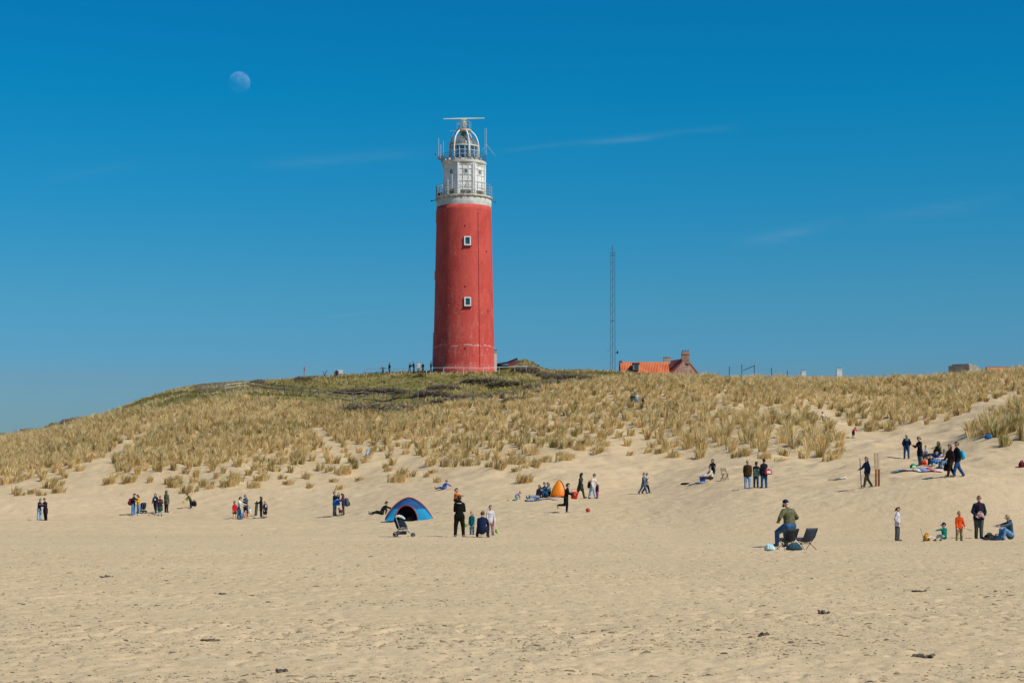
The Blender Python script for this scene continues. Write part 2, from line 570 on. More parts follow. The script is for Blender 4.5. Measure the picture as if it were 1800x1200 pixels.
def vcol(me, name, rgb):
    a = me.color_attributes.new(name, 'FLOAT_COLOR', 'POINT')
    c = np.ones((len(rgb), 4), np.float32); c[:, :rgb.shape[1]] = rgb
    a.data.foreach_set('color', c.ravel())


def make_ground():
    ys = [-60, -20, 0, 4, 8, 11, 13.0]
    y = 14.0
    while y < 300:
        ys.append(y); y += max(0.055, 0.0026 * y)
    ys += [305, 315, 330, 350, 380, 420, 480, 560, 640, 698, 900, 1300, 2000, 3500, 6000]
    ys = np.array(ys)
    us = np.concatenate([[-26000, -12000, -6000, -3500, -2200, -1400, -900, -600, -400, -260], np.arange(-160, 1961, 3.0), [2060, 2200, 2400, 2700, 3200, 4000, 5500, 8000, 14000, 28000]])
    s = (us - HU) / F
    Yg, S = np.meshgrid(ys, s, indexing='ij')
    X = S * np.maximum(Yg, 14.0)
    Z = zfull(X, Yg)
    nr, nc = Z.shape
    co = np.stack([X, Yg, Z], -1).reshape(-1, 3)
    i = np.arange(nr - 1)[:, None] * nc + np.arange(nc - 1)[None, :]
    q = np.stack([i, i + 1, i + nc + 1, i + nc], -1).reshape(-1, 4)
    me = fast_mesh('ground', co, None, q)
    Yf = np.maximum(co[:, 1], 1.0); u = HU + F * co[:, 0] / Yf
    hm = hillmask(co[:, 0], Yf, u)
    hm = np.where(Yf > 262, np.maximum(hm, sstep(Yf, 262, 280)), hm)
    vg = marram(co[:, 0], Yf, zbase(co[:, 0], Yf))
    vcol(me, 'cover', np.stack([hm, vg, vg * 0], -1))
    me.polygons.foreach_set('use_smooth', np.ones(len(me.polygons), bool))
    m = bpy.data.materials.new('sand')
    m.use_nodes = True
    t = m.node_tree; n = t.nodes.new; l = t.links.new
    b = t.nodes['Principled BSDF']; b.inputs['Roughness'].default_value = 0.95; b.inputs['Specular IOR Level'].default_value = 0.1
    tc = n('ShaderNodeTexCoord')

    def noise(sc, det=4, vec=None, rough=0.55):
        z = n('ShaderNodeTexNoise'); z.inputs['Scale'].default_value = sc; z.inputs['Detail'].default_value = det; z.inputs['Roughness'].default_value = rough
        l(vec or tc.outputs['Object'], z.inputs['Vector']); return z.outputs[0]

    def ramp(fac, stops):
        r = n('ShaderNodeValToRGB'); l(fac, r.inputs[0])
        for k, (p, c) in enumerate(stops):
            e = r.color_ramp.elements[k] if k < 2 else r.color_ramp.elements.new(p)
            e.position = p; e.color = (*c, 1)
        return r.outputs[0]

    def mix(fac, a, bb, mode='MIX'):
        x = n('ShaderNodeMixRGB'); x.blend_type = mode
        for k, val in enumerate((fac, a, bb)):
            if isinstance(val, (int, float)): x.inputs[k].default_value = val
            elif isinstance(val, tuple): x.inputs[k].default_value = (*val, 1)
            else: l(val, x.inputs[k])
        return x.outputs[0]
    broad = noise(0.09, 4)
    sand = ramp(broad, [(0.3, SAND_A), (0.7, SAND_B)])
    grain = noise(5.0, 5, rough=0.7)
    sand = mix(0.55, sand, ramp(grain, [(0.25, (0.80, 0.79, 0.77)), (0.75, (1.12, 1.12, 1.13))]), 'MULTIPLY')
    # crumbs of darker shell grit and dried weed in the dry sand
    grit = noise(11.0, 3, rough=0.6)
    gm = n('ShaderNodeMapRange'); gm.inputs['From Min'].default_value = 0.66; gm.inputs['From Max'].default_value = 0.74; l(grit, gm.inputs['Value'])
    sand = mix(gm.outputs[0], sand, (0.23, 0.165, 0.10))
    at = n('ShaderNodeAttribute'); at.attribute_name = 'cover'
    sx = n('ShaderNodeSeparateColor'); l(at.outputs['Color'], sx.inputs[0])
    # fallen straw below the marram
    lit = noise(2.4, 4)
    lm = n('ShaderNodeMath'); lm.operation = 'MULTIPLY'; l(sx.outputs[1], lm.inputs[0])
    lr = n('ShaderNodeMapRange'); lr.inputs['From Min'].default_value = 0.4; lr.inputs['From Max'].default_value = 0.62; l(lit, lr.inputs['Value']); l(lr.outputs[0], lm.inputs[1])
    sand = mix(lm.outputs[0], sand, (0.33, 0.25, 0.12))
    hillc = ramp(noise(0.22, 5), [(0.3, (0.17, 0.15, 0.045)), (0.48, (0.24, 0.19, 0.07)), (0.6, (0.15, 0.145, 0.035)), (0.75, (0.27, 0.19, 0.10))])
    hillc = mix(0.6, hillc, ramp(noise(2.2, 4), [(0.3, (0.62, 0.62, 0.6)), (0.7, (1.25, 1.22, 1.15))]), 'MULTIPLY')
    col = mix(sx.outputs[0], sand, hillc)
    l(col, b.inputs['Base Color'])
    bp = n('ShaderNodeBump'); bp.inputs['Strength'].default_value = 0.75; bp.inputs['Distance'].default_value = 0.05
    l(noise(7.0, 5), bp.inputs['Height']); l(bp.outputs[0], b.inputs['Normal'])
    me.materials.append(m)
    o = bpy.data.objects.new('ground', me)
    COL.objects.link(o)
    tag(o, kind='structure')
    return o


SAND_A = (0.555, 0.405, 0.232)
SAND_B = (0.615, 0.452, 0.264)
make_ground()

# ------------------------------------------------------------------ dune grass


def grass_mat(name, trans=0.22):
    m = bpy.data.materials.new(name); m.use_nodes = True
    t = m.node_tree; t.nodes.clear()
    at = t.nodes.new('ShaderNodeAttribute'); at.attribute_name = 'tone'
    d = t.nodes.new('ShaderNodeBsdfDiffuse'); tr = t.nodes.new('ShaderNodeBsdfTranslucent'); mx = t.nodes.new('ShaderNodeMixShader')
    mx.inputs[0].default_value = trans
    t.links.new(at.outputs['Color'], d.inputs[0]); t.links.new(at.outputs['Color'], tr.inputs[0])
    t.links.new(d.outputs[0], mx.inputs[1]); t.links.new(tr.outputs[0], mx.inputs[2])
    o = t.nodes.new('ShaderNodeOutputMaterial'); t.links.new(mx.outputs[0], o.inputs[0])
    return m


STRAW = np.array([(0.92, 0.69, 0.34), (0.87, 0.63, 0.27), (0.70, 0.49, 0.185), (0.93, 0.75, 0.43)])
OLIVE = np.array([(0.33, 0.265, 0.08), (0.46, 0.355, 0.12), (0.21, 0.18, 0.05)])
RUST = np.array([(0.36, 0.24, 0.11), (0.28, 0.19, 0.09)])
MOSS = np.array([(0.21, 0.19, 0.05), (0.27, 0.225, 0.08), (0.16, 0.16, 0.04), (0.33, 0.26, 0.12)])


def blades(P, H, rad, nb, rng, pal, wid, lean=(0.30, -0.02), green=None, droop=0.55, lock=6):
    """arrays of curved tapering blades, nb to each tuft, growing in locks that share a tone and a direction"""
    n = len(P); T = n * nb; nl = (nb + lock - 1) // lock; TL = n * nl
    li = (np.repeat(np.arange(n), nb) * nl + np.tile(np.arange(nb) // lock, n))
    rep = lambda a: np.repeat(a, nb, axis=0)
    base = rep(P).astype(float); rr = rep(rad)
    h = rep(H) * rng.uniform(0.45, 1.10, TL)[li] * rng.uniform(0.82, 1.06, T)
    a = rng.uniform(0, 2 * np.pi, TL)[li] + rng.normal(0, 0.25, T)
    q = np.sqrt(rng.uniform(0, 1, TL))[li] * rr
    base[:, 0] += np.cos(a) * q + rng.normal(0, 0.025, T); base[:, 1] += np.sin(a) * q + rng.normal(0, 0.025, T)
    out = np.stack([np.cos(a), np.sin(a)], -1) * (rng.uniform(0.10, 0.78, TL)[li] * (0.30 + 0.70 * q / np.maximum(rr, 1e-3)))[:, None]
    out += rng.normal(0, 0.07, (T, 2)) + rng.normal(0, 0.10, (TL, 2))[li]
    out[:, 0] += lean[0] * rng.uniform(0.3, 1.2, TL)[li]; out[:, 1] += lean[1]
    dx = out * h[:, None]
    mid = base.copy(); mid[:, :2] += dx * 0.36; mid[:, 2] += h * 0.60
    tip = base.copy(); tip[:, :2] += dx * (1.0 + 0.25 * droop); tip[:, 2] += h * (1.0 - 0.35 * droop * np.minimum(1, np.hypot(out[:, 0], out[:, 1])) * rng.uniform(0.3, 1.4, T))
    b2 = rng.uniform(0, np.pi, T); wv = np.stack([np.cos(b2), np.sin(b2) * 0.6, np.zeros(T)], -1) * (wid * rng.uniform(0.6, 1.3, T) / 2)[:, None]
    base[:, 2] -= 0.05
    V = np.stack([base - wv, base + wv, mid - wv * 0.8, mid + wv * 0.8, tip], 1).reshape(-1, 3)
    k = (np.arange(T) * 5)[:, None]
    Fc = np.concatenate([k + np.array([[0, 1, 3]]), k + np.array([[0, 3, 2]]), k + np.array([[2, 3, 4]])], 1).reshape(-1, 3)
    g = np.repeat(green, nl) if green is not None else np.full(TL, 0.3)
    c = pal[rng.integers(0, len(pal), TL)]
    isg = rng.uniform(0, 1, TL) < g
    c = np.where(isg[:, None], OLIVE[rng.integers(0, len(OLIVE), TL)], c)
    isr = rng.uniform(0, 1, TL) < 0.09
    c = np.where(isr[:, None], RUST[rng.integers(0, len(RUST), TL)], c)
    c = c[li] * rng.uniform(0.86, 1.1, T)[:, None]
    C = np.repeat(c, 5, axis=0)
    return V, Fc, C


def grass_obj(name, parts, m):
    off = 0; Vs = []; Fs = []; Cs = []
    for V, Fc, C in parts:
        Vs.append(V); Fs.append(Fc + off); Cs.append(C); off += len(V)
    me = fast_mesh(name, np.concatenate(Vs), np.concatenate(Fs))
    vcol(me, 'tone', np.concatenate(Cs))
    me.materials.append(m)
    o = bpy.data.objects.new(name, me)
    COL.objects.link(o)
    return o


GM = grass_mat('marram_blades')


def sample(n, y0, y1, half=0.36):
    Y = RNG.uniform(y0, y1, n); X = RNG.uniform(-1, 1, n) * half * y1
    ok = np.abs(X) < half * Y
    return X[ok], Y[ok]


# clumps over the whole dune front, kept apart from each other and thinned by the cover map
X, Y = sample(150000, 104, 250)
D = marram(X, Y, zbase(X, Y))
keep = RNG.uniform(0, 1, len(X)) < sstep(D, 0.03, 0.58)
X, Y, D = X[keep], Y[keep], D[keep]
big0 = np.exp(-((uv_of(X, Y, zbase(X, Y))[0] - 1300) / 230) ** 2) * (Y < 195)
gap = np.clip(2.05 - 0.90 * D + 0.55 * big0 + 0.7 * fbm(X / 7 + 3, Y / 7) + RNG.uniform(-0.3, 0.3, len(X)) - 0.35 * (D > 0.85) * (X < -Y * 0.055), 0.7, 2.4)
cells = {}; kept = []
for i in range(len(X)):
    cx, cy = int(X[i] // 2.4), int(Y[i] // 2.4); ok = True
    for a in (-1, 0, 1):
        for b in (-1, 0, 1):
            for j in cells.get((cx + a, cy + b), ()):
                if (X[i] - X[j]) ** 2 + (Y[i] - Y[j]) ** 2 < gap[i] ** 2: ok = False; break
            if not ok: break
        if not ok: break
    if ok: cells.setdefault((cx, cy), []).append(i); kept.append(i)
X, Y, D = X[kept], Y[kept], D[kept]
Z = zfull(X, Y)
U, V_ = uv_of(X, Y, zbase(X, Y))
HT = RNG.uniform(0.62, 1.30, len(X)) * (0.80 + 0.25 * D)
big = np.exp(-((U - 1330) / 190) ** 2) * np.exp(-((V_ - 785) / 40) ** 2) + 0.7 * ((U > 1690) & (Y < 152))
HT = HT * (1 + 0.40 * big)
RAD = RNG.uniform(0.18, 0.40, len(X)) * (1 + 0.45 * big)
GREEN = np.clip(0.11 + 0.8 * fbm(X / 12, Y / 12, 3) + RNG.normal(0, 0.16, len(X)) + 0.12 * big, 0.03, 0.8)
# lone tufts in front of the dense growth become things of their own
lo = np.interp(U, *VLO); hi = np.interp(U, *VHI)
front = ((lo - V_) / np.maximum(lo - hi, 5) < 0.33) & (U > 0) & (U < 1800) & (Y < 175) & ~((U > 1600) & (Y < 152)) & (np.abs(U - 900) < 895)
fi = np.where(front)[0]
order = fi[np.argsort(Y[fi])]
lone = []
for i in order:
    if all((X[i] - X[j]) ** 2 + (Y[i] - Y[j]) ** 2 > 1.3 ** 2 for j in lone): lone.append(i)
    if len(lone) >= 110: break
mask = np.ones(len(X), bool); mask[lone] = False
print('tufts', len(X), 'lone', len(lone))
P = np.stack([X, Y, Z], -1)
o = grass_obj('marram_grass', [blades(P[mask], HT[mask], RAD[mask], 185, RNG, STRAW, 0.033, lean=(0.13, -0.03), green=GREEN[mask])], GM)
tag(o, 'tall straw coloured marram grass covering the face of the dunes', 'dune grass', kind='stuff')

protos = []
for k in range(5):
    r2 = np.random.default_rng(50 + k)
    # one lone clump is several shoots on a little hummock
    pts = np.stack([r2.normal(0, 0.28, 5), r2.normal(0, 0.28, 5), np.zeros(5)], -1)
    o = grass_obj('marram_tuft', [blades(pts, r2.uniform(0.55, 0.95, 5), r2.uniform(0.14, 0.3, 5), 70, r2, STRAW, 0.028, lean=(0.42, -0.05), green=np.full(5, 0.10 + 0.05 * k))], GM)
    protos.append(o)
LONE_LABELS = [(150, 'lone marram tuft on bare sand left of the sandy track up the dune'),
               (340, 'small marram tuft at the dune foot behind the backpacker and the parka wearer'),
               (520, 'sparse marram tuft on the sand slope above the red jacketed child'),
               (690, 'tufted marram clump on bare sand up the slope behind the blue dome tent'),
               (860, 'low marram tuft on bare sand above the boy lying in blue'),
               (1010, 'marram clump on the sand slope behind the orange beach shelter'),
               (1170, 'isolated marram tuft on the sand behind the hooded pair walking'),
               (1420, 'thick marram tuft at the dune foot behind the wooden folding chair'),
               (9999, 'marram tuft fringing the sandy hollow near the digging child')]
used = set()
for n_, i in enumerate(lone):
    k = int(RNG.integers(0, 5))
    o = protos[k] if k not in used else protos[k].copy()
    if k in used: COL.objects.link(o)
    used.add(k)
    o.location = (X[i], Y[i], Z[i])
    s = 0.6 + 0.75 * RNG.uniform()
    o.scale = (s * 1.1, s * 1.1, s)
    o.rotation_euler = (0, 0, RNG.uniform(-0.5, 0.5))
    tag(o, next(t for lim, t in LONE_LABELS if U[i] < lim), 'grass tuft', 'lone marram tufts at the dune foot')
for k in range(5):
    if k not in used: bpy.data.objects.remove(protos[k])

# short turf of the lighthouse hill
X, Y = sample(52000, 205, 275, 0.34)
Zb = zbase(X, Y); U, _ = uv_of(X, Y, Zb)
hm = hillmask(X, Y, U)
keep = (hm > 0.35) & (RNG.uniform(0, 1, len(X)) < 0.85) & (U > 60) & (U < 1500)
X, Y = X[keep], Y[keep]
Zt = zfull(X, Y)
tall = fbm(X / 5, Y / 4, 3) * 2
Ht = np.clip(0.24 + 0.34 * tall + RNG.uniform(-0.05, 0.1, len(X)), 0.10, 0.6)
straw = tall > 0.12
P = np.stack([X, Y, Zt], -1)
gr_ = np.clip(0.35 + 1.2 * fbm(X / 8 + 30, Y / 8, 3), 0.05, 0.9)
o = grass_obj('hill_grass', [blades(P[~straw], Ht[~straw], np.full((~straw).sum(), 0.4), 14, RNG, MOSS, 0.045, lean=(0.15, 0), green=gr_[~straw]),
                             blades(P[straw], Ht[straw] * 1.1, np.full(straw.sum(), 0.35), 18, RNG, STRAW * 0.85, 0.035, lean=(0.25, 0), green=gr_[straw] * 0.7)], GM)
tag(o, 'short mossy green and brown turf on the lighthouse hill', 'turf', kind='stuff')

# ------------------------------------------------------------------ the moon
md = 9000.0
mc = Vector(((420.5 - HU) * md / F, md, EYE + (HV - 145.5) * md / F))
mo = MB().ball((0, 0, 0), 19.2 * md / F, n=48).build('moon', [], None, smooth=True, loc=mc)
mm = bpy.data.materials.new('moon_dust'); mm.use_nodes = True
t = mm.node_tree; t.nodes.clear()
tcn = t.nodes.new('ShaderNodeTexCoord'); nz1 = t.nodes.new('ShaderNodeTexNoise'); nz1.inputs['Scale'].default_value = 0.035; nz1.inputs['Detail'].default_value = 3
t.links.new(tcn.outputs['Object'], nz1.inputs['Vector'])
rp = t.nodes.new('ShaderNodeValToRGB'); t.links.new(nz1.outputs[0], rp.inputs[0])
rp.color_ramp.elements[0].position = 0.4; rp.color_ramp.elements[0].color = (0.062, 0.056, 0.062, 1)
rp.color_ramp.elements[1].position = 0.6; rp.color_ramp.elements[1].color = (0.115, 0.115, 0.12, 1)
df = t.nodes.new('ShaderNodeBsdfDiffuse'); df.inputs['Roughness'].default_value = 1.0; t.links.new(rp.outputs[0], df.inputs[0])
tp = t.nodes.new('ShaderNodeBsdfTransparent')
ad = t.nodes.new('ShaderNodeAddShader'); t.links.new(df.outputs[0], ad.inputs[0]); t.links.new(tp.outputs[0], ad.inputs[1])
ge = t.nodes.new('ShaderNodeNewGeometry'); mxs = t.nodes.new('ShaderNodeMixShader'); tp2 = t.nodes.new('ShaderNodeBsdfTransparent')
t.links.new(ge.outputs['Backfacing'], mxs.inputs[0]); t.links.new(ad.outputs[0], mxs.inputs[1]); t.links.new(tp2.outputs[0], mxs.inputs[2])
om = t.nodes.new('ShaderNodeOutputMaterial'); t.links.new(mxs.outputs[0], om.inputs[0])
mo.data.materials.append(mm)
tag(mo, 'pale daytime moon, a little over half lit, in the blue sky left of the lighthouse', 'moon')

# ------------------------------------------------------------------ materials of built things
WHITE = mat('white_paint', (0.74, 0.72, 0.66), 0.6, 0.12, 1.2, hue2=(0.80, 0.78, 0.74))
WHITE_RAIL = mat('white_rail', (0.72, 0.71, 0.67), 0.5, 0.1, 3)
STEEL = mat('grey_steel', (0.20, 0.21, 0.22), 0.45, 0.2, 4, metal=0.4)
DARK = mat('dark_metal', (0.035, 0.04, 0.045), 0.5, 0.3, 6)
CONC = mat('old_concrete', (0.31, 0.265, 0.21), 0.9, 0.3, 1.1, bump=0.5)
BRICK = mat('weathered_brick', (0.34, 0.195, 0.145), 0.9, 0.3, 2.4, bump=0.6)
GREYWOOD = mat('weathered_wood', (0.26, 0.225, 0.18), 0.9, 0.3, 5, bump=0.5)
PALEWOOD = mat('pale_wood', (0.50, 0.42, 0.30), 0.85, 0.2, 5)
BROWNWOOD = mat('brown_wood', (0.20, 0.105, 0.055), 0.8, 0.3, 6)


def tower_red():
    m = bpy.data.materials.new('red_tower_paint'); m.use_nodes = True
    t = m.node_tree; n = t.nodes.new; l = t.links.new
    b = t.nodes['Principled BSDF']; b.inputs['Roughness'].default_value = 0.72; b.inputs['Specular IOR Level'].default_value = 0.2
    tc = n('ShaderNodeTexCoord')

    def noise(sc, stretch=(1, 1, 1), det=4):
        mp = n('ShaderNodeMapping'); mp.inputs['Scale'].default_value = stretch; l(tc.outputs['Object'], mp.inputs[0])
        z = n('ShaderNodeTexNoise'); z.inputs['Scale'].default_value = sc; z.inputs['Detail'].default_value = det; l(mp.outputs[0], z.inputs['Vector']); return z.outputs[0]

    def rng(x, a, c, lo=0, hi=1):
        r = n('ShaderNodeMapRange'); r.inputs['From Min'].default_value = a; r.inputs['From Max'].default_value = c
        r.inputs['To Min'].default_value = lo; r.inputs['To Max'].default_value = hi; l(x, r.inputs['Value']); return r.outputs[0]

    def mth(op, a, c):
        x = n('ShaderNodeMath'); x.operation = op
        for i, q in enumerate((a, c)):
            if isinstance(q, (int, float)): x.inputs[i].default_value = q
            else: l(q, x.inputs[i])
        return x.outputs[0]

    def mix(f, a, c, mode='MIX'):
        x = n('ShaderNodeMixRGB'); x.blend_type = mode
        for k, q in enumerate((f, a, c)):
            if isinstance(q, (int, float)): x.inputs[k].default_value = q
            elif isinstance(q, tuple): x.inputs[k].default_value = (*q, 1)
            else: l(q, x.inputs[k])
        return x.outputs[0]
    base = mix(rng(noise(0.35), 0.35, 0.65), (0.53, 0.066, 0.050), (0.60, 0.085, 0.062))
    # mended patches of fresher and duller paint
    base = mix(mth('MULTIPLY', rng(noise(0.9, (1, 1, 0.4)), 0.52, 0.6), 0.5), base, (0.42, 0.055, 0.042))
    # chalky runs down the wall, worst low down
    sx = n('ShaderNodeSeparateXYZ'); l(tc.outputs['Object'], sx.inputs[0])
    lowdown = rng(sx.outputs[2], 13.0, 3.0, 0.30, 1.0)
    runs = rng(noise(2.6, (1, 1, 0.22), 5), 0.52, 0.70)
    base = mix(mth('MULTIPLY', mth('MULTIPLY', runs, lowdown), 0.55), base, (0.60, 0.22, 0.17))
    chips = rng(noise(5.5, (1, 1, 0.5), 5), 0.665, 0.70)
    base = mix(mth('MULTIPLY', chips, lowdown), base, (0.68, 0.50, 0.42))
    # the bare seam round the foot
    h = mth('SUBTRACT', sx.outputs[2], mth('ADD', 2.45, mth('MULTIPLY', noise(0.55, det=3), 1.1)))
    seam = mth('MULTIPLY', rng(mth('ABSOLUTE', h, 0), 0.13, 0.05), rng(noise(1.1), 0.47, 0.53))
    base = mix(mth('MULTIPLY', seam, 0.75), base, (0.64, 0.40, 0.33))
    foot_ = rng(sx.outputs[2], 0.9, 0.1)
    base = mix(mth('MULTIPLY', mth('MULTIPLY', foot_, rng(noise(2.0), 0.4, 0.6)), 0.5), base, (0.42, 0.17, 0.13))
    # dark grime running down from the gallery
    soot = mth('MULTIPLY', rng(noise(1.7, (1, 1, 0.06), 3), 0.60, 0.75), rng(sx.outputs[2], 12.0, 22.5))
    base = mix(mth('MULTIPLY', soot, 0.55), base, (0.16, 0.03, 0.028))
    l(base, b.inputs['Base Color'])
    bp = n('ShaderNodeBump'); bp.inputs['Strength'].default_value = 0.5; bp.inputs['Distance'].default_value = 0.05
    l(noise(3.0), bp.inputs['Height']); l(bp.outputs[0], b.inputs['Normal'])
    return m


GLASS = bpy.data.materials.new('lantern_glass'); GLASS.use_nodes = True
t = GLASS.node_tree; t.nodes.clear()
a1 = t.nodes.new('ShaderNodeBsdfTransparent'); a1.inputs[0].default_value = (0.72, 0.80, 0.82, 1)
a2 = t.nodes.new('ShaderNodeBsdfGlossy'); a2.inputs['Roughness'].default_value = 0.05; a2.inputs[0].default_value = (0.9, 0.95, 1, 1)
a3 = t.nodes.new('ShaderNodeMixShader'); a3.inputs[0].default_value = 0.22
t.links.new(a1.outputs[0], a3.inputs[1]); t.links.new(a2.outputs[0], a3.inputs[2])
a4 = t.nodes.new('ShaderNodeOutputMaterial'); t.links.new(a3.outputs[0], a4.inputs[0])
PANE = mat('window_pane', (0.02, 0.06, 0.085), 0.08, 0.2, 2, spec=0.8)
LENS = mat('lens_glass', (0.24, 0.30, 0.29), 0.12, 0.4, 3, spec=0.8)
DOME = mat('dome_lead', (0.17, 0.185, 0.175), 0.4, 0.35, 1.5, metal=0.2)
LOUVRE = mat('louvre', (0.20, 0.17, 0.13), 0.8, 0.4, 9)


def rail(o, name, r, z0, h, n, m, rail_n=3, rr=0.022, gap=None):
    mb = MB()
    for k in range(n):
        a = 2 * math.pi * k / n
        mb.tube([(r * math.cos(a), r * math.sin(a), z0), (r * math.cos(a), r * math.sin(a), z0 + h)], rr * 1.2, 5)
    for j in range(rail_n):
        z = z0 + h * (j + 1) / rail_n
        N_ = 48
        ring = [(r * math.cos(2 * math.pi * i / N_), r * math.sin(2 * math.pi * i / N_), z) for i in range(N_ + 1)]
        mb.tube(ring, rr, 5, caps=False)
    return mb.build(name, m, o)


def lighthouse():
    D = 250.0; S = F / D
    z0 = EYE + (HV - 650) / S
    o = thing('lighthouse', 'tall round red lighthouse with white gallery and lantern on top of the grassy hill', 'lighthouse', ((815.5 - HU) / S, D, z0))
    # the rows were read off the near side of each round part, which stands a radius closer than the axis
    px = lambda v: (650 - v - float(np.interp(v, [205, 229, 240, 256, 281, 283, 300, 338, 346, 357, 423, 530, 650], [.6, 1.5, 2.5, 4.5, 4.5, 6.2, 6.4, 7.6, 8.2, 8.4, 7.2, 5.6, 3.8]))) / S
    rr = lambda q: q / S
    # shaft
    prof = [(rr(55.2), -2.5), (rr(55.0), 0)]
    for v in range(645, 356, -8):
        f = (650 - v) / 293
        prof.append((rr(54.6 - 6.6 * f ** 0.9), px(v)))
    prof.append((rr(48.0), px(357)))
    tw = MB().lathe(prof, 96).build('tower', tower_red(), o, smooth=True)
    # cable pipe and small anchor plates on the shaft
    mb = MB()
    for ang, va, vb, rad in ((-58, 646, 372, 0.05),):
        pts = []
        for v in np.linspace(va, vb, 12):
            f = (650 - v) / 293; r = rr(54.6 - 6.6 * f ** 0.9) + 0.03
            pts.append((r * math.cos(R(ang)), r * math.sin(R(ang)), px(v)))
        mb.tube(pts, rad, 6)
    mb.build('conduit', mat('red_pipe', (0.46, 0.058, 0.046), 0.7), o)
    mb = MB()
    for ang, v in ((-86, 396), (-86, 503), (-86, 612), (-37, 439), (-35, 545), (-131, 437), (-124, 552)):
        f = (650 - v) / 293; r = rr(54.6 - 6.6 * f ** 0.9)
        c = Vector((r * math.cos(R(ang)), r * math.sin(R(ang)), px(v)))
        mb.tube([c * 1.0 - Vector((math.cos(R(ang)), math.sin(R(ang)), 0)) * 0.05, c + Vector((math.cos(R(ang)), math.sin(R(ang)), 0)) * 0.06], 0.10, 8)
    mb.build_each('anchor_plate', DARK, o)
    mb = MB()
    for va, vb in ((362, 384), (470, 486), (580, 640)):
        pts = []
        for v in np.linspace(va, vb, 8):
            f = (650 - v) / 293; r = rr(54.6 - 6.6 * f ** 0.9) + 0.06
            pts.append((r * math.cos(R(184)), r * math.sin(R(184)), px(v)))
        mb.tube(pts, 0.07, 6)
    mb.build_each('drain_pipe', WHITE_RAIL, o)
    # two windows
    for v in (423, 530):
        f = (650 - v) / 293; r = rr(54.6 - 6.6 * f ** 0.9)
        ang = -81.5
        M = Matrix.Rotation(R(ang + 90), 4, 'Z')
        c = Vector((r * math.cos(R(ang)), r * math.sin(R(ang)), px(v)))
        W, H = 0.92, 1.22
        fr = MB()
        for cx, cz, w_, h_ in ((-W / 2 + .08, 0, .16, H), (W / 2 - .08, 0, .16, H), (0, H / 2 - .08, W - .32, .16), (0, -H / 2 + .08, W - .32, .16)):
            fr.box(M @ Vector((cx, -0.02, cz)) + c, (w_, 0.30, h_), M)
        fr_o = fr.build('window', WHITE, o)
        MB().box(M @ Vector((0, 0.03, 0)) + c, (W - .32, 0.14, H - .32), M).build('pane', PANE, fr_o)
        MB().box(M @ Vector((0, -0.07, -H / 2 - .06)) + c, (W + .18, 0.36, .09), M).build('sill', mat('dull_red_sill', (0.22, 0.05, 0.04)), fr_o)
    # little porch at the foot, right
    pb = MB()
    pc = Vector((rr(53.0), 0.1, 0.85))
    pb.box(pc, (0.75, 1.6, 3.1)).box(pc + Vector((0.02, 0, 1.60)), (0.9, 1.75, 0.12))
    pb.build('porch', mat('pale_porch', (0.62, 0.56, 0.50)), o)
    MB().box(pc + Vector((0.16, -0.3, 1.76)), (0.5, 0.35, 0.2)).tube([pc + Vector((.16, -.3, 1.66)), pc + Vector((.16, -.3, 1.68))], 0.1, 8).build('porch_lamp', DARK, o)
    # white band and corbelled gallery
    MB().lathe([(rr(48.0), px(357)), (rr(48.6), px(352)), (rr(48.6), px(346.5)), (rr(47.8), px(345.5))], 96).build('band', mat('chalky_white', (0.60, 0.58, 0.50), 0.75, 0.2, 0.8, hue2=(0.72, 0.69, 0.62)), o, smooth=False)
    MB().lathe([(rr(47.8), px(345.4)), (rr(49.6), px(343.4)), (rr(50.2), px(342.6)), (rr(50.2), px(340.6)), (rr(30), px(340.5))], 96, cap=False).build('gallery', mat('gallery_stone', (0.55, 0.50, 0.40), 0.8, 0.25, 1.5), o)
    mb = MB()
    for k in range(26):
        a = 2 * math.pi * (k + .3) / 26
        d = Vector((math.cos(a), math.sin(a), 0))
        mb.bar(d * rr(47.9) + Vector((0, 0, px(346.2))), d * rr(49.5) + Vector((0, 0, px(343.6))), 0.12, 0.12)
    mb.build_each('bracket', mat('bracket_iron', (0.30, 0.27, 0.22)), o)
    rail(o, 'gallery_railing', rr(49.0), px(340.5), px(321) - px(340.5), 30, mat('grey_railing', (0.34, 0.34, 0.32), 0.5), 4, 0.028)
    # gear on the gallery: poles, boxes, side arms
    mb = MB()
    for x, y, va, vb, q in ((-27 * 1.0, -34, 340, 315, 0.06), (-19.5, -36, 330, 306, 0.05), (-37, -27, 340, 322, 0.035)):
        mb.tube([(rr(x), rr(y), px(va)), (rr(x), rr(y), px(vb))], q, 6)
    mb.build_each('gallery_pole', WHITE_RAIL, o)
    mb = MB()
    mb.box((rr(-43), rr(-14), px(337)), (0.42, 0.4, 0.5)).box((rr(-38), rr(-24), px(338)), (0.3, 0.4, 0.35))
    mb.build_each('equipment_box', DARK, o)
    mb = MB().tube([(rr(-50), 0, px(344)), (rr(-56.5), rr(-1), px(345.2))], 0.05, 5).box((rr(-57), rr(-1), px(345)), (0.14, 0.2, 0.16))
    mb.tube([(rr(49.5), rr(-4), px(343)), (rr(54), rr(-4), px(347.5))], 0.05, 5).box((rr(54.6), rr(-4), px(348)), (0.16, 0.2, 0.16))
    mb.build_each('outrigger_lamp', DARK, o, k=2)
    # broken rope of cable hanging over the band
    # (a short davit leans over the rail at the front)
    MB().tube([(rr(2), rr(-40), px(329)), (rr(6), rr(-46), px(320)), (rr(3), rr(-53), px(341)), (rr(0), rr(-50), px(358))][:3], 0.04, 5).build('davit', mat('davit_grey', (0.35, 0.33, 0.3)), o)
    # eight sided watch room
    Rw = rr(38.5); a_off = R(-90 + 7 - 22.5)
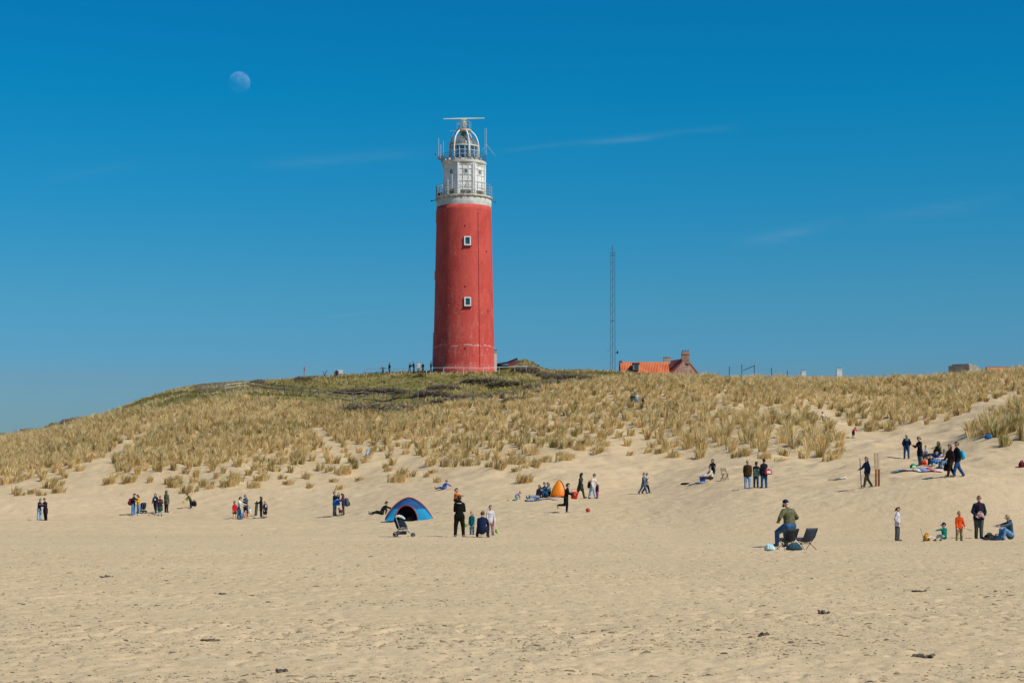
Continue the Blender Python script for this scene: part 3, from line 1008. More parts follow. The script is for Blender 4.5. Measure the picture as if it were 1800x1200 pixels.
    P8 = [(Rw * math.cos(a_off + k * math.pi / 4), Rw * math.sin(a_off + k * math.pi / 4)) for k in range(8)]
    zb, zt = px(340.5), px(286.5)
    mb = MB(); mb.add([(x, y, z) for z in (zb, zt) for x, y in P8], [(k, (k + 1) % 8, 8 + (k + 1) % 8, 8 + k) for k in range(8)] + [tuple(range(8, 16))])
    mb.build('watch_room', WHITE, o)

    def face(k):
        p, q = Vector((*P8[k], 0)), Vector((*P8[(k + 1) % 8], 0))
        return (p + q) / 2, (q - p).normalized(), (q - p).length
    # frames of panels on the sunny faces (0 centre, 1 right, 2 far right)
    ribs = MB()
    for k in (0, 1, 2):
        c, ex, ln = face(k); nrm = Vector((ex.y, -ex.x, 0)); ang = math.atan2(ex.y, ex.x); M = Matrix.Rotation(ang, 4, 'Z')
        for s in (-0.5, 0.5):
            ribs.box(c + ex * s * (ln - 0.24) + nrm * 0.05 + Vector((0, 0, (zb + zt) / 2)), (0.24, 0.16, zt - zb - 0.02), M)
        for s in (-0.165, 0.165):
            ribs.box(c + ex * s * ln + nrm * 0.03 + Vector((0, 0, zb + 0.92 + (zt - zb - 1.2) / 2)), (0.07, 0.10, zt - zb - 1.2), M)
        for v in (325.5, 316, 306, 295.5, 289):
            ribs.box(c + nrm * 0.025 + Vector((0, 0, px(v))), (ln - 0.5, 0.08, 0.075), M)
    ribs.build('panel_frame', WHITE, o)
    for k, off in ((0, 0.0), (1, -0.02), (7, 0.05)):
        c, ex, ln = face(k); nrm = Vector((ex.y, -ex.x, 0)); M = Matrix.Rotation(math.atan2(ex.y, ex.x), 4, 'Z')
        cc = c + ex * off * ln + Vector((0, 0, px(300.5)))
        wn = MB()
        for cx, cz, w_, h_ in ((-.22, 0, .06, .66), (.22, 0, .06, .66), (0, .30, .38, .06), (0, -.30, .38, .06), (0, 0, .035, .54)):
            wn.box(cc + ex * cx + nrm * 0.04 + Vector((0, 0, cz)), (w_, 0.10, h_), M)
        wo_ = wn.build('window', WHITE, o)
        MB().box(cc + nrm * 0.012, (0.38, 0.05, 0.54), M).build('pane', PANE, wo_)
    for k in (7, 0, 1):
        c, ex, ln = face(k); nrm = Vector((ex.y, -ex.x, 0)); M = Matrix.Rotation(math.atan2(ex.y, ex.x), 4, 'Z')
        lv = MB()
        for i in range(6):
            for j in range(7):
                lv.box(c + nrm * 0.05 + ex * (i - 2.5) * ln * 0.10 + Vector((0, 0, px(337.5) + j * 0.075)), (ln * 0.088, 0.07, 0.05), M)
        lv.build('louvre', LOUVRE, o)
    # cornice and upper gallery
    MB().lathe([(rr(36.5), px(288)), (rr(37.6), px(286.4)), (rr(39.2), px(284.2)), (rr(39.4), px(281.6)), (rr(20), px(281.5))], 64, cap=False).build('cornice', mat('cornice_white', (0.64, 0.60, 0.52), 0.7, 0.2, 1.2), o)
    rail(o, 'upper_railing', rr(38.2), px(281.5), px(268.5) - px(281.5), 26, mat('upper_rail', (0.12, 0.13, 0.14), 0.5), 3, 0.026)
    # junk of lamps and boxes behind the upper railing
    mb = MB()
    for a in (R(-100), R(-118), R(-84), R(-66), R(-52), R(-140), R(-160), R(-30)):
        mb.box((rr(33) * math.cos(a), rr(33) * math.sin(a), px(279.3)), (0.34, 0.30, 0.36), Matrix.Rotation(a, 4, 'Z'))
    mb.build_each('lamp_box', mat('lamp_box_grey', (0.42, 0.40, 0.36)), o)
    # lantern: base wall, glass, mullions, lens, roof
    MB().lathe([(rr(25.2), px(281.5)), (rr(25.2), px(278)), (rr(24.4), px(277.5))], 48, cap=False).build('lantern_base', WHITE, o)
    MB().lathe([(rr(24.2), px(277.8)), (rr(24.2), px(255))], 48, cap=False).build('lantern_glass', GLASS, o, smooth=True)
    mb = MB()
    for k in range(16):
        a = 2 * math.pi * (k + .25) / 16
        mb.tube([(rr(24.5) * math.cos(a), rr(24.5) * math.sin(a), px(278)), (rr(24.5) * math.cos(a), rr(24.5) * math.sin(a), px(254.6))], 0.042, 5)
    for v in (270, 262.5):
        mb.tube([(rr(24.5) * math.cos(2 * math.pi * i / 48), rr(24.5) * math.sin(2 * math.pi * i / 48), px(v)) for i in range(49)], 0.03, 5, caps=False)
    mb.build('glazing_bar', WHITE_RAIL, o)
    MB().lathe([(rr(9), px(281)), (rr(13), px(276)), (rr(15), px(268)), (rr(14), px(262)), (rr(10), px(256)), (0.01, px(255.5))], 24).build('lens', LENS, o, smooth=True)
    mb = MB()
    for k in range(3):
        a = R(-100 + 120 * k)
        mb.box((rr(14.5) * math.cos(a), rr(14.5) * math.sin(a), px(272)), (0.5, 1.4, 0.5), Matrix.Rotation(a, 4, 'Z'))
    mb.build_each('lens_frame', DARK, o)
    MB().lathe([(rr(25.6), px(255.2)), (rr(25.4), px(253.4)), (rr(24.2), px(253.2))], 48, cap=False).build('lantern_ring', mat('ring_cream', (0.62, 0.57, 0.45)), o)
    MB().lathe([(rr(24.2), px(253.4)), (rr(21.5), px(247.5)), (rr(17.5), px(243)), (rr(12), px(239.6)), (rr(6.5), px(238.0)), (rr(4.6), px(237.6)), (rr(4.4), px(231)), ], 48).build('lantern_roof', DOME, o, smooth=False)
    mb = MB()
    for k in range(16):
        a = 2 * math.pi * (k + .25) / 16
        mb.tube([(rr(q) * math.cos(a), rr(q) * math.sin(a), px(v)) for q, v in ((24.4, 253.4), (21.8, 247.5), (17.8, 242.8), (12.2, 239.3), (6.6, 237.8))], 0.035, 5)
    mb.build('roof_seam', mat('seam_grey', (0.24, 0.23, 0.2)), o)
    MB().box((rr(7.5), rr(-20.5), px(250)), (0.62, 0.35, 0.34)).build('roof_hatch', WHITE, o)
    # the open white cage that carries the radar over the lantern
    for k in range(6):
        a = R(-90 + 21 + 60 * k)
        pts = [(26.2, 279), (26.2, 262), (26.0, 254), (24.6, 246.5), (22.2, 240.5), (19.0, 235.5), (15.4, 232), (11.5, 229.5)]
        MB().tube([(rr(q) * math.cos(a), rr(q) * math.sin(a), px(v)) for q, v in pts], 0.105, 8).build('cage_rib', WHITE, o, smooth=True)
    MB().lathe([(rr(4), px(231)), (rr(11.5), px(230.6)), (rr(12.6), px(229.4)), (rr(12.6), px(227)), (rr(3), px(226.9))], 32, cap=False).build('top_platform', mat('platform_cream', (0.58, 0.48, 0.34)), o)
    rail(o, 'top_railing', rr(12.2), px(227), px(214.5) - px(227), 10, mat('top_rail', (0.40, 0.40, 0.40), 0.5), 2, 0.022)
    MB().lathe([(rr(4.2), px(227)), (rr(3.8), px(219)), (rr(4.6), px(218.5)), (rr(4.6), px(214)), (rr(2.4), px(212.5)), (rr(2.4), px(210))], 20).box((0.05, -0.3, px(220)), (0.4, 0.4, 0.7)).build('radar_pedestal', mat('pedestal', (0.50, 0.42, 0.36)), o)
    ra = MB()
    M = Matrix.Rotation(R(-1.9), 4, 'Y') @ Matrix.Rotation(R(4), 4, 'Z')
    ra.add([M @ Vector(p) + Vector((0, 0, px(208.0))) for p in
            [(-2.82, -.10, -.03), (0, -.16, -.08), (2.82, -.10, -.03), (2.82, .10, -.03), (0, .16, -.08), (-2.82, .10, -.03),
             (-2.82, -.08, .05), (0, -.13, .09), (2.82, -.08, .05), (2.82, .08, .05), (0, .13, .09), (-2.82, .08, .05)]],
           [(5, 4, 1, 0), (4, 3, 2, 1), (6, 7, 10, 11), (7, 8, 9, 10), (0, 1, 7, 6), (1, 2, 8, 7), (2, 3, 9, 8), (3, 4, 10, 9), (4, 5, 11, 10), (5, 0, 6, 11)])
    ra.box((0, 0, px(209.6)), (0.7, 0.34, 0.16))
    ra.build('radar_antenna', mat('radar_cream', (0.62, 0.58, 0.48)), o)
    # whip aerials
    for pts, q in (([(-44.5, 2, 272), (-44.5, 2, 240)], .028), ([(-40.5, -8, 276), (-40.5, -8, 252)], .045), ([(-35.5, -12, 272), (-35.5, -12, 247)], .022),
                   ([(39.5, 0, 268), (39.5, 0, 224)], .024), ([(37, -6, 268), (37, -6, 226)], .014), ([(-24, 0, 229), (-13, 0, 229)], .022)):
        MB().tube([(rr(a), rr(b), px(v)) for a, b, v in pts], q, 5).build('aerial', mat('aerial_white', (0.6, 0.62, 0.62), 0.5), o)
    MB().tube([(rr(39.5), 0, px(250)), (rr(31), 0, px(261))], .018, 5).tube([(rr(39.5), 0, px(250)), (rr(56), 0, px(271))], .018, 5).build('aerial_stay', mat('stay', (0.5, 0.52, 0.52)), o)
    MB().tube([(rr(-47), 0, px(274)), (rr(-38), 0, px(276))], .06, 5).box((rr(-44), 0, px(273)), (.3, .2, .5)).ball((rr(-49.5), 0, px(266.5)), .14, 10).box((rr(-38), rr(-6), px(277)), (0.3, .3, .7)).build('aerial_bracket', mat('bracket_dark', (0.16, 0.15, 0.15)), o)
    MB().tube([(rr(37.2), rr(-6), px(281)), (rr(37.2), rr(-6), px(330))], .05, 6).build('downpipe', DARK, o)
    return o


lighthouse()

# ------------------------------------------------------------------ lattice mast


def mast():
    D = 320.0; S = F / D
    g = spot(1077, D)
    H = EYE + (HV - 431) / S - g.z
    o = thing('lattice_mast', 'slim grey steel lattice mast standing right of the lighthouse', 'mast', g)
    lg = MB()
    r0, r1 = 0.52, 0.40
    hs = H - 1.35
    ang = [R(-150), R(-30), R(90)]
    rad = lambda z: r0 + (r1 - r0) * z / hs
    pt = lambda k, z: Vector((rad(z) * math.cos(ang[k % 3]), rad(z) * math.sin(ang[k % 3]), z))
    leg = MB()
    for k in range(3): leg.tube([pt(k, 0), pt(k, hs)], 0.038, 6).tube([pt(k, hs), Vector((0, 0, H - 0.1))], 0.03, 6)
    leg.tube([(0, 0, H - 0.2), (0, 0, H + .15)], 0.02, 5)
    m = mat('mast_steel', (0.10, 0.11, 0.13), 0.5, 0.2, 3, metal=0.3)
    leg.build('leg', m, o)
    br = MB(); n = int(hs / 0.72); dz = hs / n
    for i in range(n):
        for k in range(3):
            a, b = (k, k + 1) if i % 2 == 0 else (k + 1, k)
            br.tube([pt(a, i * dz), pt(b, (i + 1) * dz)], 0.014, 4)
    for z in (hs, hs * 0.5, hs * .98):
        for k in range(3): br.tube([pt(k, z), pt(k + 1, z)], 0.02, 4)
    br.build('brace', m, o)
    zd = EYE + (HV - 619) / S - g.z
    MB().ball((0.85, -0.1, zd), 0.30, 12, sc=(.5, 1, 1)).tube([(0.4, 0, zd - .25), (.8, -.1, zd - .05)], .05, 5).build('dish', DARK, o)
    MB().tube([(-.35, 0, zd + .3), (-.85, 0, zd + .3)], .025, 5).box((-.9, 0, zd + .3), (.12, .1, .1)).build('side_arm', m, o)


mast()

# ------------------------------------------------------------------ houses beyond the dune


def tiles(base, hi):
    m = bpy.data.materials.new('roof_tiles'); m.use_nodes = True
    t = m.node_tree; n = t.nodes.new; l = t.links.new
    b = t.nodes['Principled BSDF']; b.inputs['Roughness'].default_value = 0.7
    tc = n('ShaderNodeTexCoord'); wv = n('ShaderNodeTexWave'); wv.bands_direction = 'X'; wv.inputs['Scale'].default_value = 1.2; wv.inputs['Distortion'].default_value = 0.2
    l(tc.outputs['Object'], wv.inputs['Vector'])
    nz = n('ShaderNodeTexNoise'); nz.inputs['Scale'].default_value = 0.7; nz.inputs['Detail'].default_value = 5; l(tc.outputs['Object'], nz.inputs['Vector'])
    mr = n('ShaderNodeMapRange'); mr.inputs['From Min'].default_value = .35; mr.inputs['From Max'].default_value = .65; l(nz.outputs[0], mr.inputs['Value'])
    mx = n('ShaderNodeMixRGB'); mx.inputs[1].default_value = (*base, 1); mx.inputs[2].default_value = (*hi, 1); l(mr.outputs[0], mx.inputs[0])
    l(mx.outputs[0], b.inputs['Base Color'])
    bp = n('ShaderNodeBump'); bp.inputs['Strength'].default_value = 1.0; bp.inputs['Distance'].default_value = 0.06
    l(wv.outputs[0], bp.inputs['Height']); l(bp.outputs[0], b.inputs['Normal'])
    return m


TILE_O = tiles((0.50, 0.10, 0.035), (0.70, 0.18, 0.05))
TILE_R = tiles((0.26, 0.05, 0.03), (0.34, 0.08, 0.04))
TILE_D = tiles((0.06, 0.055, 0.06), (0.09, 0.08, 0.085))


def gable(w, d, hw, hr, th=0.18, over=0.25):
    """walls and roof of a gabled block; the ridge runs along x"""
    W = MB()
    x, y = w / 2, d / 2
    W.add([(-x, -y, -1), (x, -y, -1), (x, y, -1), (-x, y, -1), (-x, -y, hw), (x, -y, hw), (x, y, hw), (-x, y, hw), (-x, 0, hr), (x, 0, hr)],
          [(0, 1, 5, 4), (2, 3, 7, 6), (1, 2, 6, 9, 5), (3, 0, 4, 8, 7), (3, 2, 1, 0)])
    Rf = MB()
    k = (hr - hw) / y
    for s in (-1, 1):
        e = y + over
        g_ = [[(-x - .06, s * e, hr - k * e + .03), (x + .06, s * e, hr - k * e + .03)], [(-x - .06, 0, hr + .03), (x + .06, 0, hr + .03)]]
        if s > 0: g_ = [r[::-1] for r in g_]
        Rf.sheet(g_, th=-th)
    return W, Rf


def house():
    D = 300.0; S = F / D
    zg = spot(1160, D).z
    top = lambda v: EYE + (HV - v) / S - zg
    cx = (1158 - HU) / S
    o = thing('brick_house', 'long low house with orange tiled roof and a tall brick gable chimney behind the dune', 'house', (cx, D, zg))
    X_ = lambda u: (u - 1158) / S
    # the long wing
    w, d = X_(1175) - X_(1091), 6.0
    hr, he = top(637.5), top(637.5) - 2.6
    Wg, Rf = gable(w, d, he, hr)
    c = (X_(1133), 1.0, 0)
    Wg.build('wall', BRICK, o, loc=c)
    Rf.build('roof', TILE_O, o, loc=c)
    MB().box((X_(1133), 1.0, hr + .16), (w + .1, .22, .16)).build('ridge_tile', mat('ridge_tile', (0.52, 0.36, 0.26)), o)
    MB().box((X_(1091.5), 1.0, hr - .45), (0.5, 0.6, 1.7)).build('chimney', mat('dark_brick', (0.12, 0.10, 0.09)), o)
    # dormer window in the wing's roof
    dm = MB(); dc = Vector((X_(1117), -0.8, hr - 0.75))
    dm.box(dc, (1.0, 1.9, 1.05))
    dmo = dm.build('dormer', mat('dormer_grey', (0.26, 0.25, 0.22)), o)
    MB().box(dc + Vector((0, -.1, .57)), (1.2, 2.0, .1)).build('dormer_roof', DARK, dmo)
    MB().box(dc + Vector((0.05, -.96, -.05)), (.62, .06, .7)).build('pane', PANE, dmo)
    # cross block with its gable to the beach
    hw2 = top(654); hr2 = top(632)
    # ridge runs away from the viewer: build along x then turn
    Wg, Rf = gable(8.0, 5.6, hr2 - 3.0, hr2)
    ridge = Vector((-.34, .94, 0))
    c2 = Vector((X_(1204), -1.2, 0)) + ridge * 4.0
    wo1 = Wg.build('wall', BRICK, o, loc=c2); ro1 = Rf.build('roof', TILE_R, o, loc=c2)
    for q in (wo1, ro1): q.rotation_euler = (0, 0, math.atan2(ridge.y, ridge.x))
    ch = MB()
    cc = Vector((X_(1204), -0.85, 0))
    ch.box(cc + Vector((0, 0, (top(618.5) + top(640)) / 2)), (1.25, 0.9, top(618.5) - top(640)))
    ch.box(cc + Vector((0, 0, top(618.5) - .5)), (1.36, 1.0, .14))
    cho = ch.build('chimney', BRICK, o)
    mb = MB()
    for q in (-.42, 0, .42): mb.tube([cc + Vector((q, 0, top(618.5))), cc + Vector((q, 0, top(618.5) + .24))], .10, 8)
    mb.build_each('chimney_pot', DARK, cho)
    ch2 = MB(); c3 = Vector((X_(1175.5), 3.4, 0))
    ch2.box(c3 + Vector((0, 0, (top(625.5) + top(641)) / 2)), (1.1, .9, top(625.5) - top(641)))
    ch2.box(c3 + Vector((0, 0, top(625.5) + .04)), (1.2, 1.0, .12))
    ch2.build('chimney', mat('pale_brick', (0.42, 0.33, 0.26), 0.9, 0.3, 2.4), o)


house()


def white_cottage(u, uw, v_ridge, chims, label, roof, depth, group=None):
    D = depth; S = F / D
    zg = spot(u, D).z
    top = lambda v: EYE + (HV - v) / S - zg
    o = thing('cottage', label, 'house', ((u - HU) / S, D, zg), 0, group)
    hr = top(v_ridge)
    Wg, Rf = gable(uw / S, 5.5, hr - 2.4, hr - .2)
    Wg.build('wall', mat('cottage_wall', (0.6, 0.57, 0.5)), o); Rf.build('roof', roof, o)
    for uc, v0, v1, wpx in chims:
        c = Vector(((uc - u) / S, 0, 0)); h = top(v0) - top(v1)
        c1 = MB().box(c + Vector((0, 0, top(v1) + h / 2)), (wpx / S, .8, h)).box(c + Vector((0, 0, top(v0) - .12)), (wpx / S + .1, .9, .1)).build('chimney', WHITE, o)
        mb = MB()
        for q in (-.2, .2): mb.tube([c + Vector((q, 0, top(v0))), c + Vector((q, 0, top(v0) + .2))], .09, 8)
        mb.build_each('chimney_pot', DARK, c1)


white_cottage(1444, 66, 660, [(1475, 648.5, 668, 9.5), (1412, 652, 664, 8)], 'cottage behind the dune showing only its grey ridge and two white chimneys', mat('slate_roof', (0.20, 0.20, 0.19), 0.7), 330)
# orange roof far right
D_ = 320.0; zg_ = spot(1760, D_).z
o = thing('roofed_house', 'house at far right showing only a strip of orange tiled roof above the dune grass', 'house', ((1762 - HU) / F * D_, D_, zg_))
Wg, Rf = gable(5.6, 6.0, EYE + (HV - 670) * D_ / F - zg_, EYE + (HV - 647) * D_ / F - zg_)
Wg.build('wall', BRICK, o); Rf.build('roof', TILE_O, o)
MB().box((0, 0, EYE + (HV - 646) * D_ / F - zg_ + .08), (5.8, .24, .16)).build('ridge_tile', mat('ridge_grey', (0.16, 0.15, 0.14)), o)
# concrete bunker
D_ = 262.0; S_ = F / D_; zg_ = spot(1698, D_).z
o = thing('bunker', 'low grey concrete bunker on the dune top at right', 'bunker', ((1699 - HU) / S_, D_, zg_))
tp_ = EYE + (HV - 642.5) / S_ - zg_
mb = MB().box((0, 1.6, tp_ / 2 - .5), (3.1, 4.4, tp_ + 1.0), Matrix.Rotation(R(-32), 4, 'Z'))
mb.build('wall', CONC, o)
MB().box((0.1, 1.7, tp_ + .12), (2.5, 3.7, .24), Matrix.Rotation(R(-32), 4, 'Z')).build('roof', mat('roof_concrete', (0.33, 0.27, 0.21), 0.9, 0.3, 1.2), o)

# dark outbuilding beside the tower
D_ = 256.0; S_ = F / D_; zg_ = spot(888, D_).z
o = thing('shed', 'dark shed with a red brown roof end against the mound right of the tower', 'shed', ((888 - HU) / S_, D_, zg_))
tp_ = EYE + (HV - 642.5) / S_ - zg_
MB().box((-0.3, 0, tp_ / 2 - .4), (2.9, 3, tp_ + .8)).build('wall', mat('tarred_wood', (0.025, 0.025, 0.03), .7), o)
rf = MB().sheet([[(-1.5, -1.7, tp_ - .05), (0.3, -1.7, tp_ + .25), (1.75, -1.7, tp_ + .82)], [(-1.5, 1.7, tp_ + .1), (0.3, 1.7, tp_ + .4), (1.75, 1.7, tp_ + .95)]], th=-.18)
rf.build('roof', mat('roofing_felt', (0.05, 0.03, 0.035), .8), o)
MB().box((1.1, -1.6, tp_ - .05), (1.3, .12, .95), Matrix.Rotation(R(-16), 4, 'Y')).build('gable_board', mat('red_brown_board', (0.20, 0.05, 0.045)), o)

# ------------------------------------------------------------------ railings, boardwalk, fences


def fence_run(name, label, cat, pts, post_h, rails, m, pw=0.09, rw=0.06, every=1.6, rail_h=0.05, rail_mat=None, group=None, deck=None):
    """posts along a ground line (list of Vector), rails between; posts are the fence's parts"""
    P = [pts[0]]; acc = 0
    for a, b in zip(pts, pts[1:]):
        n = max(1, int(round((Vector(b) - Vector(a)).length / every)))
        for i in range(1, n + 1): P.append(Vector(a).lerp(Vector(b), i / n))
    P = [Vector((p.x, p.y, ground(p.x, p.y))) for p in P]
    o = thing(name, label, cat, P[0], 0, group)
    L_ = [p - P[0] for p in P]
    for i, p in enumerate(L_):
        hj = post_h * (1 + 0.03 * math.sin(i * 2.7))
        MB().box(p + Vector((0, 0, hj / 2 - .15)), (pw, pw, hj + .3)).build('post', m, o)
    for k, h in enumerate(rails):
        mb = MB()
        for p, q in zip(L_, L_[1:]): mb.bar(p + Vector((0, -pw / 2 - rw / 2 - .003, h)), q + Vector((0, -pw / 2 - rw / 2 - .003, h)), rw, rail_h)
        mb.build('rail', rail_mat or m, o)
    if deck:
        mb = MB()
        for p, q in zip(L_, L_[1:]): mb.bar(p + Vector((0, .8, .12)), q + Vector((0, .8, .12)), 1.4, .1)
        mb.build('deck', m, o)
    return o


pts = [spot(u, d) for u, d in ((640, 248), (720, 245), (780, 243.4), (850, 243.4), (905, 245), (945, 248))]
fence_run('railing', 'low white railing in front of the foot of the lighthouse', 'railing', pts, 0.95, (0.90,), WHITE_RAIL, 0.05, 0.05, 2.4, 0.05)
pts = [foot(440, 686, 200), foot(500, 694, 200), foot(560, 701, 200), foot(600, 704, 200), foot(640, 704.5, 200), foot(690, 705, 200), foot(735, 705, 200)]
fence_run('boardwalk', 'weathered wooden boardwalk with handrails climbing the slope left of the lighthouse', 'boardwalk', pts, 1.05, (1.02, 0.62), mat('boardwalk_wood', (0.23, 0.195, 0.165), 0.9, 0.3, 5), 0.10, 0.075, 1.25, 0.085, deck=True)
pts = [foot(396, 690, 200), foot(420, 688, 200), foot(440, 685.5, 200)]
fence_run('handrail', 'pale wooden handrail at the left end of the boardwalk', 'railing', pts, 1.0, (0.95, 0.55), PALEWOOD, 0.09, 0.07, 1.5, 0.07)
# wattle of grey stakes left of the boardwalk
pk = [foot(u, 694 - (u - 340) * 0.09, 195) for u in range(344, 416, 3)]
o = thing('stake_fence', 'row of thin grey wooden stakes in the grass left of the boardwalk', 'fence', pk[0])
for i, p in enumerate(pk):
    h = 1.0 + 0.25 * random.random()
    MB().tube([p - pk[0] - Vector((0, 0, .2)), p - pk[0] + Vector((random.uniform(-.12, .12), 0, h))], 0.045, 6).build('stake', GREYWOOD, o)
wv_ = MB()
for h in (0.35, 0.75): wv_.tube([p - pk[0] + Vector((0, -.06, h)) for p in pk], 0.012, 4)
wv_.build('wire', STEEL, o)

# posts and braces on the skyline right of the house
pts = [spot(u, 250) for u in (1282, 1304, 1326, 1356, 1384, 1408)]
o = thing('wire_fence', 'thin wire fence with dark posts and a leaning brace on the dune skyline', 'fence', pts[0])
top_ = [644, 640, 641, 646, 651, 655]
for p, v in zip(pts, top_):
    MB().tube([p - pts[0], Vector((p.x - pts[0].x, p.y - pts[0].y, EYE + (HV - v) * 250 / F - pts[0].z))], 0.05, 6).build('post', DARK, o)
a = pts[2] - pts[0]; zt = lambda v: EYE + (HV - v) * 250 / F - pts[0].z
MB().tube([(a.x, a.y - .1, zt(642.5)), (a.x - 1.55, a.y - .1, zt(651))], 0.05, 6).build('brace', mat('brace_green', (0.03, 0.05, 0.05)), o)
mb = MB()
for v_off in (3, 7): mb.tube([Vector((p.x - pts[0].x, p.y - pts[0].y - .06, zt(v + v_off))) for p, v in zip(pts, top_)], 0.008, 4)
mb.build('wire', STEEL, o)

# small things on the hill
p = spot(598, 252)
o = thing('notice_board', 'white notice board on short legs on the hill crest left of the lighthouse', 'board', p)
MB().box((0, 0, .72), (.72, .06, .5)).build('panel', WHITE, o)
for q in (-.28, .28): MB().tube([(q, .05, -.1), (q, .05, .9)], .03, 6).build('leg', STEEL, o)
p = spot(592.3, 251.5)
o = thing('litter_bin', 'dark litter bin beside the white notice board on the hill crest', 'bin', p)
MB().lathe([(.20, 0), (.24, .8), (.25, .82)], 14).build('barrel', DARK, o); MB().lathe([(.26, .83), (.2, .95), (.02, 1.0)], 14).build('lid', DARK, o)
p = spot(570.5, 254)
o = thing('crossed_posts', 'two crossed dark wooden posts on the hill crest left of the litter bin', 'posts')
o.location = p
MB().tube([(-.3, 0, -.1), (.35, 0, 1.05)], .05, 6).build('post', DARK, o); MB().tube([(.3, .06, -.1), (-.25, .06, .95)], .05, 6).build('post', DARK, o)
p = spot(535, 254)
o = thing('marker_post', 'short red topped marker post in the brown bush on the hill crest', 'post', p)
MB().tube([(0, 0, -.1), (0, 0, 1.2)], .05, 8).build('pole', GREYWOOD, o); MB().tube([(0, 0, 1.2), (0, 0, 1.75)], .075, 8).build('top', mat('faded_red', (0.33, 0.08, 0.07)), o)
p = spot(588.5, 250)
o = thing('timber_post', 'squat brown timber post on the hill crest between the bin and the crossed posts', 'post', p)
MB().box((0, 0, .35), (.2, .2, .8)).box((0, 0, .78), (.24, .24, .07)).build('post', BROWNWOOD, o)
p = spot(740.5, 242.8)
o = thing('picnic_table', 'brown wooden picnic table by the railing left of the tower foot', 'table', p)
MB().box((0, 0, .76), (1.3, .75, .07)).build('tabletop', mat('table_wood', (0.30, 0.20, 0.11)), o)
for s in (-1, 1):
    MB().box((0, s * .68, .45), (1.3, .26, .06)).build('bench', mat('table_wood', (0.30, 0.20, 0.11)), o)
    MB().bar((s * .45, -.6, -.05), (s * .45, .2, .72), .08).bar((s * .45 + .085, .6, -.05), (s * .45 + .085, -.2, .72), .08).bar((s * .45 + .17, -.75, .38), (s * .45 + .17, .75, .38), .07).build('leg', mat('table_wood', (0.30, 0.20, 0.11)), o)

# ------------------------------------------------------------------ shrubs
TWIG = mat('bare_twigs', (0.20, 0.15, 0.125), 0.9, 0.3, 8)


def shrub_proto(seed, w, d, h, leaf, dens=1.0):
    r = np.random.default_rng(seed)
    nst = int(120 * dens)
    o = thing('shrub', None, 'shrub')
    mb = MB()
    for i in range(nst):
        x, y = r.uniform(-.5, .5) * w * .9, r.uniform(-.5, .5) * d * .9
        e = max(0, 1 - (2 * x / w) ** 2) ** .5
        hh = h * e * r.uniform(.45, 1.1) + .1
        p = Vector((x, y, -.15)); q = p + Vector((r.normal(0, .15), r.normal(0, .15), hh))
        mid = p.lerp(q, .5) + Vector((r.normal(0, .07), r.normal(0, .07), 0))
        mb.tube([p, mid, q], [.03, .02, .008], 3, caps=False)
        for j in range(3):
            b = p.lerp(q, r.uniform(.4, .95)); mb.tube([b, b + Vector((r.normal(0, .22), r.normal(0, .22), r.uniform(.0, .3)))], [.014, .006], 3, caps=False)
    mb.build('branches', TWIG, o)
    n = int(1500 * dens)
    x = r.uniform(-.5, .5, n) * w; y = r.uniform(-.5, .5, n) * d
    e = np.sqrt(np.clip(1 - (2 * x / w) ** 2 - .5 * (2 * y / d) ** 2, 0, 1))
    lump = .75 + .5 * vnoise(x / .7 + seed, y / .7)
    z = h * e * lump * np.sqrt(r.uniform(0.05, 1, n))
    c = np.stack([x, y, z], -1)
    s = r.uniform(.05, .12, n)
    a = r.normal(size=(n, 3)); a /= np.linalg.norm(a, axis=1)[:, None]
    b = np.cross(a, r.normal(size=(n, 3))); b /= np.linalg.norm(b, axis=1)[:, None]
    V = np.stack([c - a * s[:, None], c + b * s[:, None] * .5, c + a * s[:, None], c - b * s[:, None] * .5], 1).reshape(-1, 3)
    q = (np.arange(n) * 4)[:, None] + np.array([[0, 1, 2, 3]])
    me = fast_mesh('foliage', V, None, q)
    cols = np.array(leaf)[r.integers(0, len(leaf), n)] * r.uniform(.75, 1.2, n)[:, None]
    vcol(me, 'tone', np.repeat(cols, 4, 0))
    me.materials.append(GM)
    fo = bpy.data.objects.new('foliage', me); COL.objects.link(fo); fo.parent = o
    return o


